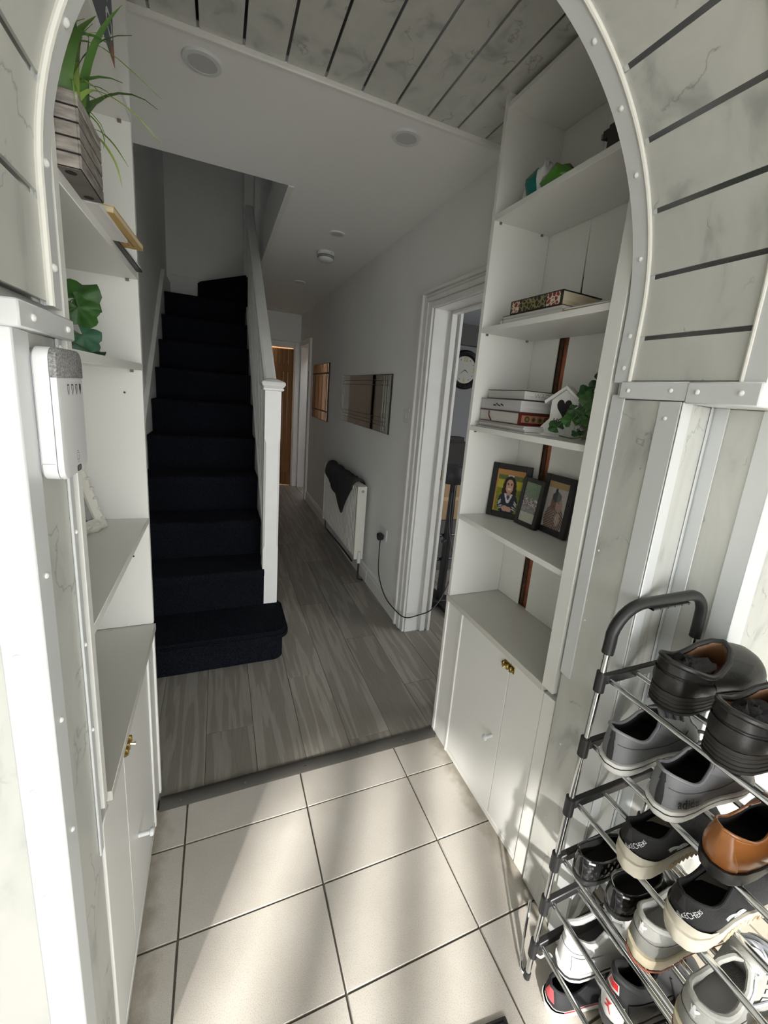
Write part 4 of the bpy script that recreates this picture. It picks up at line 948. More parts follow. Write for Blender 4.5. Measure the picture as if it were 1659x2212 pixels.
# crate planter with grass
t = T('grass_planter', 'grey weathered plank planter with long green grass blades', 'plant', (-.235, .83, 1.716))
px0, px1, py0, py1, pz0, pz1 = -.300, -.171, .788, .912, 1.7165, 1.810
wd_ = mat('weathered_plank', (.27, .245, .225), .8, vary=.45, vscale=26, stretch=(1, 1, 5), bump=.4, bscale=90, rnd=.5)
dkg = mat('dark_gap', (.015, .013, .013), .9)
O('box_core', box(px0 + .0008, px1 - .0008, py0 + .0008, py1 - .0008, pz0 + .001, pz1 - .008), dkg, t)
O('box_base', box(px0 + .002, px1 - .002, py0 + .002, py1 - .002, pz0, pz0 + .002), mat('grey_base', (.16, .145, .135), .8, vary=.2, vscale=20), t)
for k in range(5):
    za, zb = pz0 + .002 + k * .0187, pz0 + .0183 + k * .0187
    for bb_ in ((px0 + .003, px1 - .003, py0, py0 + .003), (px1 - .003, px1, py0, py1), (px0, px0 + .003, py0, py1), (px0 + .003, px1 - .003, py1 - .003, py1)):
        O('plank', box(*bb_, za, zb), wd_, t, bevel=.0006)
for x in (-.188, -.285):
    for y in (.805, .895): O('foot_pad', MB().lathe([(.007, 0), (.007, -.0004)], (x, y, pz0), 12), dkg, t)
grs = [mat('grass_%d' % k, c, .45) for k, c in enumerate(((.14, .26, .05), (.065, .15, .03), (.24, .34, .08), (.045, .10, .02)))]
rnd = random.Random(12)
for i in range(64):
    bx0, by0 = rnd.uniform(-.255, -.182), rnd.uniform(.785, .895); ang = rnd.uniform(-2.2, 1.8); sprd = rnd.uniform(.1, .9) ** 1.5; L_ = rnd.uniform(.10, .22); wd0 = rnd.uniform(.004, .0095)
    if i % 4 == 0: sprd, L_, wd0 = rnd.uniform(.9, 1.3), rnd.uniform(.07, .12), .002
    rows = []; p = Vector((bx0, by0, pz1 - .012)); dirh = Vector((math.cos(ang), math.sin(ang), 0)); sd = Vector((-dirh.y, dirh.x, 0)); el = PI / 2 - sprd * .35
    for k in range(9):
        u = k / 8; wdt = wd0 * (1 - u ** 2.2) + .0002
        rows.append([p - sd * wdt, p + Vector((0, 0, -.0008)) * 1, p + sd * wdt])
        p = p + (dirh * math.cos(el) + Vector((0, 0, 1)) * math.sin(el)) * (L_ / 8); el -= sprd * .30 * (1 + u)
        p.x = max(p.x, -.43); p.y = min(p.y, 1.40)
        if p.x < -.20 and p.z > 2.06: p.z = 2.06
    O('blade', MB().grid(rows), grs[i % 4], t, smooth=True, sharp=80)
for i, (pts_, w_) in enumerate((([(-.20, .80, 1.80), (-.195, .83, 1.86), (-.185, .87, 1.92), (-.17, .93, 1.985)], .008), ([(-.20, .86, 1.80), (-.19, .90, 1.84), (-.18, .96, 1.885), (-.17, 1.02, 1.93)], .007), ([(-.195, .84, 1.80), (-.17, .86, 1.85), (-.13, .90, 1.86), (-.09, .95, 1.845)], .004), ([(-.21, .81, 1.80), (-.20, .84, 1.88), (-.16, .90, 1.93), (-.09, 1.0, 1.935)], .004), ([(-.22, .80, 1.80), (-.215, .81, 1.87), (-.21, .83, 1.94), (-.20, .86, 2.0)], .008), ([(-.19, .88, 1.80), (-.175, .92, 1.815), (-.16, .96, 1.80), (-.155, .98, 1.77)], .003), ([(-.19, .89, 1.80), (-.18, .93, 1.83), (-.165, .98, 1.835), (-.15, 1.02, 1.82)], .003))):
    pp_ = bez(pts_, 4); n_ = len(pp_) - 1
    O('blade', MB().grid([[q - Vector((.93, .3, 0)) * w_ * (1 - (k / n_) ** 2.5) , q + Vector((0, 0, -.001)), q + Vector((.93, .3, 0)) * w_ * (1 - (k / n_) ** 2.5)] for k, q in enumerate(pp_)]), grs[i % 3], t, smooth=True, sharp=80)
# papers in front of it
sheetpile('papers', 'white papers lying beside the plank planter', 'papers', (-.380, .926, 1.7162), -.03, .20, .21, (.003, .002, .003), (paper, paper, paper))
t = T('folder', 'thin black folder under the ochre book on the left shelf', 'folder', (-.388, 1.135, 1.7162), rot=-.02)
O('cover', box(0, .196, 0, .28, 0, .004), blackc, t); O('sheet', box(.002, .194, .004, .276, .0042, .0105), paper, t)
t = T('book', 'ochre paperback lying over the white papers on the left shelf', 'book', (-.332, .975, 1.7275), rot=(0, math.radians(2), math.radians(-3)))
O('front_cover', box(0, .165, 0, .235, .010, .0112), mat('ochre_card', (.52, .33, .09), .5), t); O('page_block', box(.001, .164, .001, .234, .0012, .0099), pages_c, t); O('back_cover', box(0, .165, 0, .235, 0, .0011), mat('ochre_card', (.52, .33, .09), .5), t)
O('printed_line', box(.150, .152, .02, .21, -.0004, -.0001), mat('olive_print', (.12, .12, .05), .6), t); O('printed_line', box(.142, .143, .02, .21, -.0004, -.0001), mat('olive_print', (.12, .12, .05), .6), t)
# blue box with lettering on the top left shelf
t = T('game_box', 'dark blue printed box with white lettering on the top left shelf', 'box', (-.30, 1.2, 2.085))
O('carton', box(-.335, -.204, .93, 1.275, 2.0855, 2.36), mat('navy_print', (.012, .025, .06), .4, vary=.6, vscale=30), t, bevel=.002)
wpr = mat('white_print', (.72, .74, .76), .5)
for ch, zz in (('P', 2.205), ('O', 2.150)): O('lettering', flat(text2d(ch, .062, True), lambda u, v, zz=zz: (-.2034, 1.232 + u * 1.3, zz + v)), wpr, t)
for k in range(4): O('small_print', flat(text2d('THE', .024, True), lambda u, v, k=k: (-.2034, 1.225 + u, 2.255 + k * .022 + v)), wpr, t)
O('red_band', box(-.2038, -.2035, 1.235, 1.272, 2.087, 2.13), mat('rust_print', (.3, .09, .05), .5), t)
# alarm panel on the left jamb
t = T('alarm_panel', 'white wall-mounted alarm base station with grey fabric speaker top', 'alarm panel', (-.199, .676, 1.312))
AY0, AY1, AZ0, AZ1 = .625, .728, 1.312, 1.472
def rr(y0, y1, z0, z1, r, n=5):
    pts = []
    for cy_, cz_, a0 in ((y1 - r, z0 + r, -PI / 2), (y1 - r, z1 - r, 0), (y0 + r, z1 - r, PI / 2), (y0 + r, z0 + r, PI)):
        for k in range(n + 1): a = a0 + PI / 2 * k / n; pts.append((cy_ + r * math.cos(a), cz_ + r * math.sin(a)))
    return pts
wp = mat('alarm_white', (.78, .79, .80), .35)
def xlay(profs, m_, name, par):
    rows = [[(x, y, z) for y, z in rr(AY0 + e, AY1 - e, AZ0 + e, AZ1 - e, .016)] for x, e in profs]
    mb = MB().grid(rows, True); n_ = len(rows[0]); mb.f += [tuple(range(n_ - 1, -1, -1)), tuple(range(len(mb.v) - n_, len(mb.v)))]
    return O(name, mb, m_, par, smooth=True, sharp=35)
xlay(((-.2027, .003), (-.1985, .003), (-.198, .004)), mat('grey_backplate', (.32, .32, .35), .5), 'back_plate', t)
xlay(((-.1978, .002), (-.196, .0005), (-.1835, .0), (-.182, .0004)), wp, 'housing', t)
xlay(((-.1818, .0012), (-.1812, .0012)), mat('seam_grey', (.25, .25, .27), .5), 'seam', t)
xlay(((-.1810, .0003), (-.178, .0), (-.1752, .0012), (-.1742, .005)), wp, 'front_cover', t)
fz0 = 1.437
pts = [(y, z) for y, z in rr(AY0 - .0004, AY1 + .0004, AZ0, AZ1 + .0004, .0165) if z > 1.45]
pts = [(AY1 + .0004, fz0)] + pts + [(AY0 - .0004, fz0)]
rows = [[(x, y + (AY0 + AY1 - 2 * y) / 2 * e, z - (z - fz0) * e) for y, z in pts] for x, e in ((-.1809, 0), (-.1775, 0), (-.1748, .015), (-.1736, .05))]
mb = MB().grid(rows, True); n_ = len(pts); mb.f += [tuple(range(n_ - 1, -1, -1)), tuple(range(len(mb.v) - n_, len(mb.v)))]
O('fabric_top', mb, mat('grey_marl_fabric', (.30, .30, .30), .95, bump=.8, bscale=500, vary=.55, vscale=420), t, smooth=True, sharp=40)
ink = mat('dark_icon', (.06, .06, .07), .5)
for k in range(4):
    y, z = .662 + k * .0165, 1.4235; o_ = []
    o_ = [(y - .004, z + .006), (y + .004, z + .006), (y + .004, z), (y, z - .008), (y - .004, z)]
    i_ = [(y + (a - y) * .68, z + (b - z) * .72) for a, b in o_]
    mb = MB(); mb.add([(-.1739, a, b) for a, b in o_] + [(-.1739, a, b) for a, b in i_], [(j, (j + 1) % 5, (j + 1) % 5 + 5, j + 5) for j in range(5)])
    if k == 3: mb.f.append((5, 6, 7, 8, 9))
    if k == 2: mb.f.append((5, 8, 9))
    O('status_icon', mb, ink, t)
mb = MB()
for a in ((.677, .678, 1.331, 1.340), (.685, .686, 1.331, 1.340), (.677, .686, 1.3395, 1.3405), (.677, .686, 1.3305, 1.3315), (.6795, .6835, 1.342, 1.3435), (.679, .684, 1.3275, 1.3285)): mb.box(-.1743, -.1740, *a)
O('lamp_icon', mb, mat('grey_icon', (.3, .3, .31), .5), t)
O('sos_badge', MB().prism(rr(.6735, .6905, 1.3155, 1.3235, .003, 3), -.1743, -.1737, 'x'), ink, t)
O('sos_lettering', flat(text2d('SOS', .0065), lambda u, v: (-.1735, .682 + u, 1.3195 + v)), mat('grey_letter', (.4, .4, .4), .5), t)
O('battery_door', MB().box(-.1965, -.1830, .6246, .6248, 1.3335, 1.3339).box(-.1962, -.1958, .6246, .6248, 1.318, 1.3335), mat('seam_grey', (.25, .25, .27), .5), t)
# black mat by the rack
t = T('door_mat', 'black rubber door mat edge lying on the tiles', 'mat', (.350, .207, 0), rot=math.radians(-6))
O('mat_pad', box(-.42, .245, -.6, .335, .001, .008), mat('black_rubber', (.015, .015, .016), .8, bump=.5, bscale=80), t, bevel=.002); O('mat_border', box(.20, .236, -.55, .325, .0082, .0105), blackp, t)

# ---------------- shoe rack ----------------
RK = T('shoe_rack', 'tall chrome and black plastic shoe rack filled with shoes', 'shoe rack', (.92, .25, 0))
tiers = (.878, .710, .546, .382, .246, .103)
def lean(z): return .728 + .046 * z          # posts lean slightly outward
RYF, RYN = .555, -.14
for yy in (RYF, RYN):
    for sx in (0, 1):
        dx = .30 * sx
        O('post', MB().tube([(lean(z) + dx, yy, z) for z in (.012, .25, .5, .75, .965)], .0068, 10), chrome, RK, smooth=True)
        O('foot_cap', MB().tube([(lean(0) + dx, yy, .0005), (lean(0.02) + dx, yy, .02)], .0085, 10), blackp, RK, smooth=True)
    # curved plastic handle joining the two posts
    x0, x1 = lean(.95), lean(.95) + .30
    pts = [(x0, yy, .945), (x0 + .002, yy, .975)] + [(x0 + .085 - .085 * math.cos(a), yy, .975 + .078 * math.sin(a)) for a in [PI / 2 * k / 8 for k in range(1, 9)]]
    pts += [(x1 - .06 + .06 * math.sin(a), yy, .998 + .055 * math.cos(a)) for a in [PI / 2 * k / 8 for k in range(0, 9)]] + [(x1 + .001, yy, .965), (x1, yy, .935)]
    hd = O('handle', MB().tube(pts, .0125, 10), blackp, RK, smooth=True)
    O('grip_panel', box(x0 + .10, x1 - .072, yy - .0128, yy + .0128, 1.0395, 1.0425), mat('grey_plastic', (.07, .07, .07), .5), hd)
    for k in range(6): O('grip_rib', box(x0 + .10 + k * .024, x0 + .101 + k * .024, yy - .0137, yy + .0137, 1.0385, 1.0428), blackp, hd)
    for z in tiers:
        xa = lean(z)
        O('side_bar', box(xa, xa + .30, yy - .007, yy + .007, z - .010, z + .012), blackp, RK, bevel=.002)
        for sx in (0, 1): O('connector', MB().tube([(xa + .30 * sx - .0006, yy, z - .026), (xa + .30 * sx + .0006, yy, z + .020)], .0115, 12), blackp, RK, smooth=True)
for z in tiers:
    xa = lean(z)
    for k in range(4): O('rod', MB().tube([(xa + .020 + k * .0865, RYF - .004, z), (xa + .020 + k * .0865, RYN + .004, z)], .0062, 10), chrome, RK, smooth=True)
# wire foot loop at the aisle end
O('foot_loop', MB().tube(bez([(.731, .556, .10), (.727, .556, .02), (.733, .552, .006), (.722, .575, .02), (.742, .60, .19)], 5), .0035, 8), chrome, RK, smooth=True)
O('foot_tip', MB().tube([(.7285, .556, .012), (.733, .551, .004), (.727, .565, .012)], .0048, 8), blackp, RK, smooth=True)
O('tied_string', MB().tube(bez([(.733, .545, .095), (.745, .54, .085), (.76, .535, .098), (.772, .53, .088), (.765, .54, .08)], 5), .0026, 6), mat('white_cord', (.7, .7, .66), .8), RK, smooth=True)

# ---------------- shoes ----------------
def lerp_tab(tab, x):
    for (a, b), (c, d) in zip(tab, tab[1:]):
        if x <= c: u = (x - a) / (c - a) if c > a else 0; return b + (d - b) * u
    return tab[-1][1]
FOOT = [(0, 0), (.015, .16), (.05, .26), (.12, .335), (.22, .365), (.38, .365), (.50, .395), (.62, .46), (.72, .5), (.80, .495), (.88, .435), (.94, .335), (.98, .19), (1, 0)]
COLL = [(0, 0), (.04, .13), (.12, .20), (.3, .245), (.55, .25), (.8, .205), (.94, .12), (1, 0)]
class Shoe:
    N = 44
    def __init__(s, name, label, loc, yaw, group, L=.285, W=.104, sh=.030, st=.018, hc=.098, hd=.070, ht=.098, xo=.52, x0=.012, toe=.055, flare=1.0, tilt=0., roll=0., cat='shoe', bulge=.006, collw=1.):
        s.__dict__.update(locals()); s.t = T(name, label, cat, loc, rot=(roll, tilt, yaw), group=group)
    def zs(s, xn): return s.sh + (s.st - s.sh) * min(1, max(0, (xn - .15) / .5))
    def outl(s, a, k=1.):
        xn = (1 + math.cos(a)) / 2; w_ = lerp_tab(FOOT, xn) * s.W
        return (s.L * (.5 + (xn - .5) * k), math.copysign(w_ * k, math.sin(a)) if abs(math.sin(a)) > 1e-6 else 0., s.zs(xn), xn)
    def coll(s, a):
        u = (1 + math.cos(a)) / 2; w_ = lerp_tab(COLL, u) * s.W * s.collw
        x = s.L * (s.x0 + (s.xo - s.x0) * u)
        z = s.hc + (s.hd - s.hc) * math.sin(min(u / .55, 1) * PI / 2) ** 1.5 if u < .55 else s.hd + (s.ht - s.hd) * ((u - .55) / .45) ** 1.4
        return (x, math.copysign(w_, math.sin(a)) if abs(math.sin(a)) > 1e-6 else 0., z, u)
    def pt(s, a, q):
        x, y, z, xn = s.outl(a); cx_, cy_, cz_, u = s.coll(a)
        P0 = Vector((x * .985 + .002, y * .96, z - .002)); P3 = Vector((cx_, cy_, cz_)); h = P3.z - P0.z
        fr = max(0, math.cos(a)) ** 2     # how much "vamp" this meridian is
        P1 = P0 + Vector((math.cos(a) * s.bulge, math.copysign(s.bulge, y) if y else 0, h * .45 * (1 - fr) + s.toe * fr))
        out = Vector((P0.x - P3.x, P0.y - P3.y, 0))
        P2 = P3 + out * (.30 + .12 * fr) + Vector((0, 0, -h * .30 * (1 - fr) - .018 * fr))
        v_ = 1 - q
        return P0 * v_ ** 3 + P1 * 3 * v_ * v_ * q + P2 * 3 * v_ * q * q + P3 * q ** 3
    def sp(s, a, q, off=0.):
        p = s.pt(a, q)
        if off:
            d = .01; n_ = (s.pt(a + d, q) - s.pt(a - d, q)).cross(s.pt(a, min(q + .02, 1)) - s.pt(a, max(q - .02, 0)))
            if n_.length > 1e-12: p = p + n_.normalized() * off
        return p
    def upper(s, m_, rows=12):
        A = [2 * PI * k / s.N for k in range(s.N)]
        return O('upper', MB().grid([[s.pt(a, q / rows) for a in A] for q in range(rows + 1)], True), m_, s.t, smooth=True, sharp=80)
    def lining(s, m_, inner=None):
        A = [2 * PI * k / s.N for k in range(s.N)]; R_ = []
        for f_, dz in ((1, 0), (.93, .0015), (.86, -.004)):
            row = []
            for a in A:
                c = s.coll(a); cxm = s.L * (s.x0 + s.xo) / 2
                row.append(Vector((cxm + (c[0] - cxm) * (1 - (1 - f_) * .5), c[1] * f_, c[2] + dz)))
            R_.append(row)
        for g, zz in ((.90, .55), (.95, .2), (.9, 0.02)):
            row = []
            for k, a in enumerate(A):
                c = R_[2][k]; o_ = s.outl(a); fx = o_[0] * .96 + .006
                if math.cos(a) > 0: fx = min(fx, s.L * (s.xo + .20))
                mixf = 1 - zz
                row.append(Vector((c.x + (fx - c.x) * mixf * .8, c.y + (o_[1] * g * .9 - c.y) * mixf, s.zs(o_[3]) + .004 + (c.z - s.zs(o_[3]) - .004) * zz)))
            R_.append(row)
        mb = MB().grid(R_, True); mb.f.append(tuple(len(mb.v) - s.N + k for k in range(s.N)))
        return O('lining', mb, m_, s.t, smooth=True, sharp=80)
    def collar(s, m_, r=.0035, off=0): return O('collar', MB().tube([Vector(s.coll(2 * PI * k / 40)[:3]) + Vector((0, 0, off)) for k in range(41)], r, 8, cap=False), m_, s.t, smooth=True)
    def sole(s, m_, name='sole', zlo=0., zhi=1., k0=.975, k1=1.03, ks=1.0, off=0., toe_spring=.006):
        A = [2 * PI * k / s.N for k in range(s.N)]; rows = []
        prof = ((.0, .90), (.04, k0), (.25, (k0 + k1) / 2 + .005), (.8, k1), (1., k1 - .004), (1., .90)) if zlo == 0 and zhi == 1 else ((zlo, k1 - .02), (zlo, k1 + off), (zhi, k1 + off), (zhi, k1 - .02))
        for f_, kk in prof:
            row = []
            for a in A:
                o_ = s.outl(a); z0 = toe_spring * max(0, (o_[3] - .75) / .25) ** 2
                cxm = s.L * .5; x = cxm + (o_[0] - cxm) * (1 + (kk - 1) * .7); row.append(Vector((x, o_[1] * kk * ks, z0 + (o_[2] - z0) * f_)))
            rows.append(row)
        mb = MB().grid(rows, True)
        if zlo == 0 and zhi == 1: mb.f.append(tuple(range(s.N - 1, -1, -1))); mb.f.append(tuple(len(mb.v) - s.N + k for k in range(s.N)))
        return O(name, mb, m_, s.t, smooth=True, sharp=50)
    def patch(s, name, a0, a1, q0, q1, m_, off=.0012, na=10, nq=6, shape=None):
        rows = []
        for j in range(nq + 1):
            row = []
            for i in range(na + 1):
                u, v_ = i / na, j / nq; a = a0 + (a1 - a0) * u; lo, hi = (q0, q1) if shape is None else shape(u)
                row.append(s.sp(a, lo + (hi - lo) * v_, off))
            rows.append(row)
        return O(name, MB().grid(rows), m_, s.t, smooth=True, sharp=80)
    def seam(s, a0, a1, qf, m_, r=.0009, n=18): return O('seam', MB().tube([s.sp(a0 + (a1 - a0) * k / n, qf(k / n) if callable(qf) else qf, .0006) for k in range(n + 1)], r, 5), m_, s.t, smooth=True)
    def decal(s, name, vf, a_c, q_c, ka, kq, m_, off=.0017, rot=0.):
        c_, s_ = math.cos(rot), math.sin(rot)
        return O(name, flat(vf, lambda u, v: s.sp(a_c + (u * c_ - v * s_) * ka, q_c + (u * s_ + v * c_) * kq, off)), m_, s.t)
    def laces(s, m_, n=5, q0=.58, q1=.92, half=.55, r=.0024, cross=True):
        for k in range(n):
            q = q0 + (q1 - q0) * k / (n - 1); dq = .035 if (cross and k % 2) else (-.035 if cross else 0)
            O('lace', MB().tube([s.sp(-half + 2 * half * i / 8, q + dq * (i / 4 - 1), .0028) for i in range(9)], r, 6), m_, s.t, smooth=True)
    def tongue(s, m_, rise=.022, w_=.40, back=.05):
        c = s.coll(0); rows = []
        for j in range(6):
            u = j / 5; x = c[0] + .028 - (.028 + back * s.L) * u; z = c[2] - .004 + rise * u + .004 * math.sin(u * PI); hw = s.W * w_ * (.42 + .10 * math.sin(u * PI)) * (1 if u < .9 else .85)
            rows.append([(x + .004 * abs(i / 3) ** 2, hw * i / 3, z - .010 * abs(i / 3) ** 2.2) for i in range(-3, 4)])
        top = [[(x, y, z + .004) for x, y, z in r] for r in rows]
        mb = MB(); mb.grid([r + t_[::-1] for r, t_ in zip(rows, top)], True); n_ = 14; mb.f += [tuple(range(n_)), tuple(len(mb.v) - 1 - k for k in range(n_))]
        return O('tongue', mb, m_, s.t, smooth=True, sharp=60)
rub = mat('black_rubber_sole', (.028, .026, .024), .6, bump=.4, bscale=60, stretch=(.3, .3, 6))
blk_lea = mat('worn_black_leather', (.020, .019, .018), .38, bump=.12, bscale=140, vary=.35, vscale=14)
tanl = mat('tan_leather_lining', (.34, .19, .11), .55, vary=.2, vscale=20)
PAIR = {}
X0 = .748
def zr(k): return tiers[k] + .0064
dkin = mat('dark_shoe_inside', (.010, .010, .011), .9)
# top tier: chunky black leather slip-ons with tan lining
def black_shoe(label, loc, yaw):
    s = Shoe('leather_shoe', label, loc, yaw, 'black leather shoes on the top tier', L=.315, W=.117, sh=.044, st=.030, hc=.106, hd=.078, ht=.116, xo=.57, toe=.060, x0=.014, collw=1.36)
    s.sole(rub); s.upper(blk_lea); s.lining(tanl); s.collar(blk_lea, .0058)
    s.patch('heel_counter', PI * .62, PI * 1.38, .06, .62, blk_lea, .0022, 20, 6, lambda u: (.04, .42 + .10 * math.sin(u * PI)))
    s.patch('collar_pad', PI * .66, PI * 1.34, .62, .96, blk_lea, .003, 20, 6)
    for q in (.58, .60): s.seam(PI * .60, PI * 1.40, q, mat('black_thread', (.008, .008, .008), .8), .0010)
    s.seam(PI * 1.38, PI * 1.40, lambda u: .05 + .55 * u, mat('black_thread', (.008, .008, .008), .8), .0012)
    for q in (.2, .4, .6, .8): s.sole(mat('sole_groove', (.014, .013, .012), .8), 'sole_groove', q, q + .04, off=.0008)
    el_ = mat('black_elastic', (.012, .012, .013), .5)
    s.patch('elastic_gore', .75, 1.15, .55, .99, el_, .0014, 6, 6); s.patch('elastic_gore', -1.15, -.75, .55, .99, el_, .0014, 6, 6)
    return s
black_shoe('chunky black leather shoe with tan lining at the handle end of the top tier', (.803, .448, zr(0)), .02)
black_shoe('chunky black leather shoe with tan lining beside the white canvas sneaker', (.770, .322, zr(0)), -.02)
for lab, c, sd in (('black sock stuffed in the leather shoe nearest the rack handle', (.885, .448, .945), 3), ('black sock stuffed in the leather shoe beside the white sneaker', (.855, .32, .945), 9)):
    t = T('sock', lab, 'sock', c)
    skm = mat('black_knit', (.012, .011, .013), .95, bump=.6, bscale=300)
    O('crumpled_cuff', blob(c, (.055, .028, .032), sd, 18, 12, .22), skm, t, smooth=True, sharp=80); O('crumpled_fold', blob((c[0] - .028, c[1] + .005, c[2]), (.026, .022, .040), sd + 1, 14, 10, .25), skm, t, smooth=True, sharp=80)
# white canvas sneaker with tan lining, third on the top tier
s = Shoe('canvas_sneaker', 'white canvas sneaker with gum sole beside the black leather shoes', (.785, .198, zr(0)), .02, None, L=.28, W=.105, sh=.03)
gum = mat('gum_rubber', (.42, .22, .09), .6); canv = mat('white_canvas', (.62, .60, .54), .8, bump=.3, bscale=300)
s.sole(gum); s.upper(canv); s.lining(mat('pink_tan_lining', (.45, .28, .20), .7)); s.collar(canv, .004); s.sole(mat('white_foxing', (.66, .63, .55), .6), 'foxing_band', .35, .98, off=.004); s.laces(mat('white_lace', (.7, .7, .68), .8)); s.tongue(canv)
# second tier: grey sneakers
greyn = mat('grey_nubuck', (.215, .22, .23), .7, bump=.15, bscale=200); greyl = mat('grey_leather', (.26, .265, .275), .5)
def grey_sneaker(label, loc, yaw, lettering):
    s = Shoe('grey_sneaker', label, loc, yaw, 'grey sneakers on the second tier', L=.285, W=.099, sh=.030, st=.024, hc=.100, hd=.070, ht=.112, xo=.50, x0=.004, toe=.05, collw=1.15, bulge=.004)
    wsol = mat('white_rubber', (.72, .71, .68), .5, vary=.06, vscale=12)
    s.sole(wsol, k1=1.06); s.sole(mat('black_line', (.012, .012, .012), .5), 'sole_stripe', .66, .74, k1=1.058, off=.0035)
    s.upper(greyn); s.lining(dkin); s.collar(greyl, .0035)
    s.patch('heel_tab', PI * .965, PI * 1.055, .0, .72, mat('black_nubuck', (.022, .022, .023), .7), .0018, 6, 8)
    s.patch('heel_pull', PI * .955, PI * 1.065, .70, .97, mat('black_nubuck', (.022, .022, .023), .7), .0032, 6, 4)
    s.seam(PI * 1.08, PI * 1.75, lambda u: .58 - .14 * u, mat('grey_thread', (.08, .08, .085), .8), .0007)
    s.patch('eyestay', .55, 1.1, .55, .96, greyl, .0015); s.patch('eyestay', -1.1, -.55, .55, .96, greyl, .0015)
    s.laces(mat('grey_lace', (.13, .13, .14), .8), 6); s.tongue(greyn, .028, .5, .07)
    s.patch('toe_cap', -.5, .5, .12, .40, greyl, .0012)
    if lettering: s.decal('lettering', text2d('adidas', .027, True), PI * 1.255, .24, 9.8, 14, mat('black_print', (.01, .01, .01), .5), off=.0035)
    return s
grey_sneaker('grey sneaker with black heel stripe nearest the rack handle end', (.746, .487, zr(1)), .05, False)
grey_sneaker('grey sneaker with black brand lettering beside the brown dress shoe', (.752, .382, zr(1)), .04, True)
# brown dress shoes
brn = mat('brown_polished_leather', (.34, .125, .032), .28, coat=.35, vary=.3, vscale=9, bump=.05, bscale=120)
def brown_shoe(label, loc, yaw, tilt=0.):
    s = Shoe('dress_shoe', label, loc, yaw, 'brown dress shoes on the second tier', L=.305, W=.097, sh=.030, st=.010, hc=.096, hd=.066, ht=.090, xo=.50, toe=.042, x0=.008, tilt=tilt)
    ds = mat('black_welt', (.014, .014, .015), .4); s.sole(ds, k1=1.06)
    s.upper(brn); s.lining(dkin); s.collar(brn, .0025)
    th_ = mat('tan_thread', (.5, .25, .10), .6)
    s.seam(PI * 1.16, PI * 1.10, lambda u: .02 + .94 * u, th_, .0008); s.seam(PI * 1.45, PI * 1.72, lambda u: .03 + .6 * u ** .7, th_, .0007); s.seam(PI * 1.48, PI * 1.75, lambda u: .03 + .6 * u ** .7, th_, .0007)
    s.seam(PI * .66, PI * 1.34, .90, th_, .0007)
    s.patch('heel_counter', PI * .84, PI * 1.16, .0, .96, brn, .0014, 10, 8)
    s.laces(mat('brown_lace', (.12, .04, .01), .7), 4, .70, .94, .5, .0016); s.tongue(brn, .010, .4, .03)
    return s
brown_shoe('polished brown leather dress shoe beside the lettered grey sneaker', (.742, .276, zr(1)), .0)
brown_shoe('polished brown leather dress shoe at the end of the second tier', (.716, .158, zr(1)), .08)
# third tier: black knit slip-ons with cream soles
cream_s = mat('cream_foam_sole', (.62, .58, .48), .7, vary=.10, vscale=18, bump=.2, bscale=50); knit = mat('black_knit_upper', (.014, .014, .015), .85, bump=.5, bscale=320)
wl = mat('white_thread', (.7, .7, .7), .7)
def slipon(label, loc, yaw, tilt):
    s = Shoe('slip_on_trainer', label, loc, yaw, 'black knit trainers with cream soles on the third tier', L=.295, W=.099, sh=.046, st=.026, hc=.118, hd=.080, ht=.100, xo=.48, x0=-.012, toe=.045, tilt=tilt)
    s.sole(cream_s, k0=.93, k1=1.08); s.upper(knit); s.lining(dkin); s.collar(knit, .003)
    s.patch('sole_heel_cup', PI * .72, PI * 1.28, .0, .28, cream_s, .0035, 18, 4, lambda u: (0, .10 + .22 * math.sin(u * PI)))
    s.patch('heel_pull', PI * .95, PI * 1.05, .55, 1.0, mat('black_webbing', (.02, .02, .02), .6), .002, 5, 5)
    s.decal('lettering', text2d('SKECHERS', .0125), PI * 1.09, .58, 14, 14, wl, off=.0035, rot=.7)
    for k in range(3):
        s.seam(PI * 1.36, PI * 1.50, lambda u, k=k: .26 + .05 * k + .04 * math.sin(u * PI * 2), wl, .0009)
    s.decal('side_emblem', text2d('S', .036, True, .6), PI * 1.43, .30, 12, 9, wl)
    for k in range(14):
        a = PI * (1.36 + k * .026); O('sole_rib', MB().tube([(lambda o_: Vector((o_[0], o_[1] * 1.045, .006)))(s.outl(a)), (lambda o_: Vector((o_[0] + .008, o_[1] * 1.068, .022)))(s.outl(a))], .0022, 5), mat('tan_rib', (.50, .40, .28), .7), s.t)
    return s
slipon('black knit trainer with cream sole next to the patent flats', (.735, .398, zr(2) + .006), .06, -.05)
slipon('black knit trainer with cream sole and white side emblem', (.722, .286, zr(2) + .004), .06, -.04)
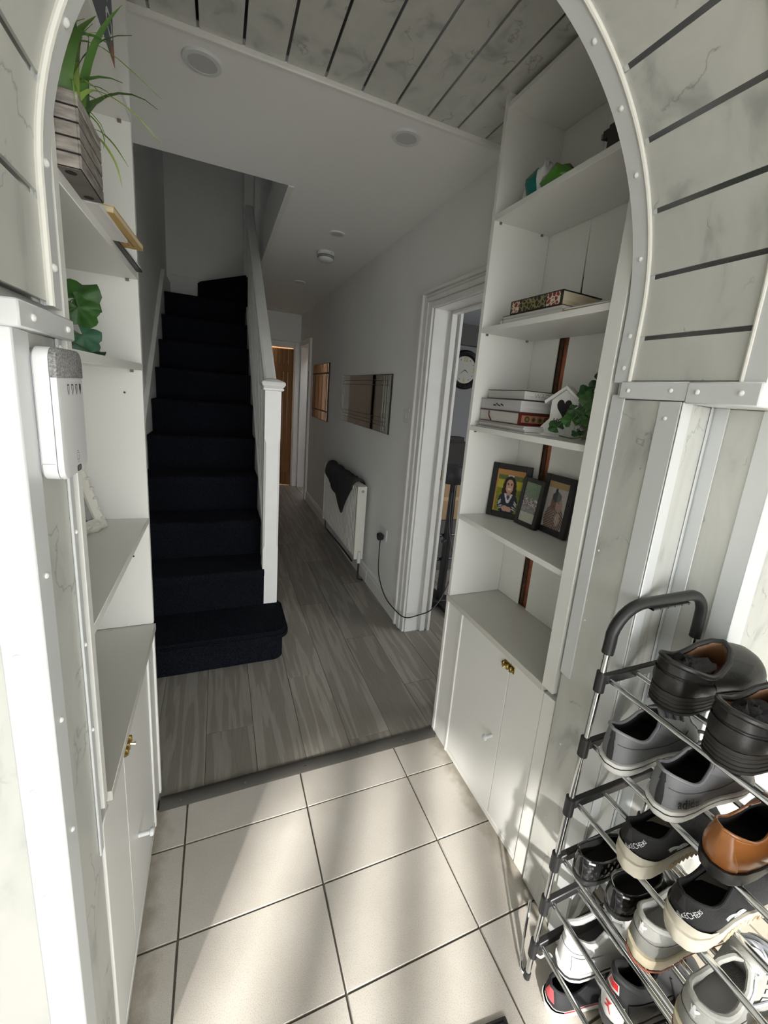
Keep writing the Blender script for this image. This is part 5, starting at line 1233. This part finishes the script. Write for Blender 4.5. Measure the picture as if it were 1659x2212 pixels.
# fourth tier: quilted patent shoes, grey suede sneakers
pat = mat('black_patent', (.010, .010, .011), .12, coat=.8)
def quilt_mat():
    mm, nt, b = nodes_of('quilted_black', .22); b.inputs['Base Color'].default_value = (.012, .012, .013, 1); b.inputs['Coat Weight'].default_value = .5
    tc = N(nt, 'ShaderNodeTexCoord'); mp = N(nt, 'ShaderNodeMapping'); mp.inputs['Rotation'].default_value = (0, .78, 0); mp.inputs['Scale'].default_value = (1, .2, 1)
    nt.links.new(tc.outputs['Object'], mp.inputs['Vector'])
    w1 = N(nt, 'ShaderNodeTexWave'); w1.inputs['Scale'].default_value = 22; w2 = N(nt, 'ShaderNodeTexWave', bands_direction='Z'); w2.inputs['Scale'].default_value = 22
    nt.links.new(mp.outputs[0], w1.inputs['Vector']); nt.links.new(mp.outputs[0], w2.inputs['Vector'])
    ad = N(nt, 'ShaderNodeMath', operation='MULTIPLY'); nt.links.new(w1.outputs['Fac'], ad.inputs[0]); nt.links.new(w2.outputs['Fac'], ad.inputs[1])
    bp = N(nt, 'ShaderNodeBump'); bp.inputs['Distance'].default_value = .004; bp.inputs['Strength'].default_value = .6; nt.links.new(ad.outputs[0], bp.inputs['Height']); nt.links.new(bp.outputs[0], b.inputs['Normal']); return mm
quilt = quilt_mat()
def patent(label, loc, yaw):
    s = Shoe('quilted_flat', label, loc, yaw, 'black quilted patent shoes', L=.245, W=.082, sh=.016, st=.010, hc=.072, hd=.054, ht=.056, xo=.62, x0=.004, toe=.034, collw=1.3)
    s.sole(blackp, k1=1.03); s.upper(quilt); s.lining(dkin); s.collar(pat, .003)
    s.patch('heel_piece', PI * .90, PI * 1.06, .0, .97, pat, .0018, 6, 8)
    s.seam(PI * 1.065, PI * 1.075, lambda u: .02 + .95 * u, mat('steel_screw', (.3, .29, .27), .3, 1), .0012)
    s.patch('size_label', PI * 1.15, PI * 1.24, .86, .97, paper, .002, 4, 3); return s
patent('shiny black quilted flat shoe nearest the marble jamb', (.755, .503, zr(3)), .0)
patent('shiny black quilted flat shoe beside the grey suede sneaker', (.772, .428, zr(3)), -.02)
sue = mat('grey_suede', (.27, .27, .25), .95, bump=.25, bscale=260, vary=.14, vscale=16); sue2 = mat('pale_suede', (.35, .35, .325), .9, bump=.2, bscale=260)
cup = mat('cream_cupsole', (.56, .50, .36), .6, vary=.05, vscale=20)
def trefoil(k):
    v_, f_ = [], []
    def lf_(cx_, cy_, ang, L_, w_):
        n_ = 14; o = len(v_)
        for i in range(n_):
            a = 2 * PI * i / n_; x, y = L_ * math.cos(a), w_ * math.sin(a) * (1 - .25 * math.cos(a)); v_.append(((cx_ + x * math.cos(ang) - y * math.sin(ang)) * k, (cy_ + x * math.sin(ang) + y * math.cos(ang)) * k))
        f_.append(tuple(range(o, o + n_)))
    lf_(0, .55, PI / 2, .55, .30); lf_(-.55, .25, PI * .80, .58, .25); lf_(.55, .25, PI * .20, .58, .25)
    for y0 in (-.22, -.42, -.62):
        o = len(v_); w_ = .62 + y0 * .35
        v_.extend([(-w_ * k, y0 * k), (w_ * k, y0 * k), (w_ * .85 * k, (y0 - .12) * k), (-w_ * .85 * k, (y0 - .12) * k)]); f_.append((o, o + 1, o + 2, o + 3))
    return v_, f_
def suede(label, loc, yaw):
    s = Shoe('suede_sneaker', label, loc, yaw, 'grey suede sneakers on the fourth tier', L=.290, W=.100, sh=.032, st=.026, hc=.104, hd=.074, ht=.110, xo=.50, x0=.006, toe=.052, collw=1.12)
    s.sole(cup, k1=1.06); s.sole(mat('gum_outsole', (.33, .10, .06), .6), 'outsole', .0, .10, k1=1.035, off=.003); s.upper(sue); s.lining(mat('grey_mesh_lining', (.42, .42, .41), .9, bump=.4, bscale=400)); s.collar(sue2, .0055)
    s.patch('heel_tab', PI * .80, PI * 1.20, .50, .98, sue2, .0025, 12, 6, lambda u: (.50 + .12 * abs(2 * u - 1), .98)); s.decal('heel_emblem', trefoil(.0150), PI * 1.01, .74, 14, 13, wl, off=.0038)
    s.seam(PI * .55, PI * 1.45, .45, mat('grey_thread', (.08, .08, .085), .8), .0006)
    s.seam(PI * 1.45, PI * 1.40, lambda u: .05 + .4 * u, mat('grey_thread', (.08, .08, .085), .8), .0006)
    for k in range(3): s.patch('side_stripe', -PI * (.36 - .055 * k), -PI * (.33 - .055 * k), .10, .72, sue2, .002, 2, 6)
    s.laces(mat('pale_blue_lace', (.58, .60, .66), .8), 7, .56, .96, .6, .0036); s.tongue(sue2, .030, .52, .09)
    O('loose_lace', MB().tube(bez([s.sp(-.6, .93, .003), s.sp(-.9, .95, .006), s.sp(-1.2, .9, .006), s.sp(-1.1, .6, .004), s.sp(-.9, .35, .003)], 5), .0026, 6), mat('pale_blue_lace', (.58, .60, .66), .8), s.t, smooth=True)
    s.patch('toe_cap', -.55, .55, .08, .42, sue2, .0015); return s
suede('grey suede sneaker with cream sole beside the patent flats', (.757, .352, zr(3)), .0)
suede('grey suede sneaker with cream sole, loose pale laces', (.735, .238, zr(3)), .02)
s = Shoe('court_trainer', 'black and white trainer beside the loose-laced suede sneaker', (.80, .125, zr(3)), .0, None, L=.28, W=.104); s.sole(mat('white_rubber', (.72, .71, .68), .5)); s.upper(mat('black_mesh', (.015, .015, .017), .7)); s.lining(dkin); s.collar(mat('white_trim', (.66, .67, .68), .5), .004); s.laces(wl); s.tongue(mat('black_mesh', (.015, .015, .017), .7)); s.patch('side_stripe', -PI * .7, -PI * .55, .1, .8, mat('white_trim', (.66, .67, .68), .5), .002)
# bottom tier: white and black basketball trainers, black trainer
wlea = mat('white_leather', (.66, .66, .65), .35, coat=.15)
def jumper(k):
    P = [(0, .9), (.12, 1.05), (.2, .95), (.12, .8), (.35, .75), (.75, 1.0), (.8, .95), (.4, .6), (.18, .45), (.2, .1), (.6, -.25), (.9, -.75), (.8, -.8), (.45, -.4), (.05, -.1), (-.3, -.3), (-.8, -.35), (-.82, -.25), (-.35, -.1), (-.12, .15), (-.1, .5), (-.35, .55), (-.6, .4), (-.65, .48), (-.35, .7), (0, .75)]
    v_ = [(0.02 * k, .3 * k)] + [(x * k, y * k) for x, y in P]; n_ = len(P); return v_, [(0, 1 + i, 1 + (i + 1) % n_) for i in range(n_)]
redp = mat('red_print', (.55, .02, .02), .5)
s = Shoe('basketball_trainer', 'white leather basketball trainer lying under the lowest rods', (.752, .492, tiers[5] + .0066), -.06, 'basketball trainers on the bottom tier', L=.29, W=.098, sh=.034, st=.026, hc=.128, hd=.098, ht=.120, xo=.46, toe=.055)
s.sole(wlea, k1=1.06); s.sole(blackp, 'sole_stripe', .55, .75, k1=1.06, off=.003); s.upper(wlea); s.lining(mat('grey_lining', (.3, .3, .3), .9)); s.collar(wlea, .007); s.patch('side_panel', PI * 1.12, PI * 1.6, .04, .5, wlea, .003); s.laces(wl); s.tongue(wlea, .03); s.seam(PI * .7, PI * 1.3, .6, mat('grey_thread', (.08, .08, .085), .8), .0008)
s = Shoe('basketball_trainer', 'black basketball trainer with red jumping figure on white heel patch', (.785, .388, tiers[5] + .0066), -.06, 'basketball trainers on the bottom tier', L=.29, W=.098, sh=.034, st=.026, hc=.150, hd=.112, ht=.135, xo=.46, toe=.055)
bm_ = mat('black_nubuck', (.022, .022, .023), .7); s.sole(mat('charcoal_sole', (.05, .05, .05), .6), k1=1.06); s.upper(bm_); s.lining(dkin); s.collar(bm_, .007)
s.patch('heel_patch', PI * .86, PI * 1.16, .02, .46, wlea, .003); s.decal('heel_emblem', jumper(.016), PI * 1.01, .24, 10, 9, redp, off=.0046)
s.patch('woven_label', PI * .90, PI * 1.10, .66, .88, mat('label_white', (.6, .6, .6), .7), .004); s.patch('woven_label_red', PI * .915, PI * 1.085, .72, .87, redp, .0046); s.laces(mat('black_lace', (.012, .012, .013), .7), 6); s.tongue(bm_, .03); s.patch('side_panel', PI * 1.2, PI * 1.6, .1, .55, blk_lea, .003)
O('hanging_lace', MB().tube(bez([s.sp(-.8, .8, .004), s.sp(-1.3, .5, .012), s.sp(-1.6, .2, .015), s.sp(-1.9, .05, .012), s.sp(-2.2, .02, .010)], 6), .0022, 6), mat('black_lace', (.012, .012, .013), .7), s.t, smooth=True)
s = Shoe('black_trainer', 'plain black trainer next to the black basketball trainer', (.80, .268, tiers[5] + .0066), .0, None, L=.285, W=.10, hc=.12, hd=.09, ht=.11); s.sole(rub); s.upper(bm_); s.lining(dkin); s.collar(bm_, .005); s.laces(mat('black_lace', (.012, .012, .013), .7)); s.tongue(bm_)
s.patch('side_panel', PI * 1.2, PI * 1.6, .1, .55, blk_lea, .002)
# floor: black and coral trainers
cor = mat('coral_rubber', (.60, .08, .09), .5)
def coral(label, loc, yaw):
    s = Shoe('running_shoe', label, loc, yaw, 'black and coral running shoes under the rack', L=.24, W=.088, sh=.026, st=.02, hc=.076, hd=.058, ht=.074, toe=.04)
    s.sole(mat('white_rubber', (.72, .71, .68), .5), k1=1.10); s.sole(cor, 'coral_band', .70, 1.0, k1=1.03, off=.035); s.upper(mat('black_mesh', (.015, .015, .017), .7)); s.lining(dkin); s.collar(mat('black_mesh', (.015, .015, .017), .7), .004); s.patch('heel_pull', PI * .94, PI * 1.10, .35, 1.0, cor, .003, 5, 5); s.laces(cor); s.tongue(mat('black_mesh', (.015, .015, .017), .7)); return s
coral('black and coral running shoe at the aisle end under the rack', (.735, .492, .0005), -.10); coral('black and coral running shoe further under the rack', (.800, .385, .0005), -.12)
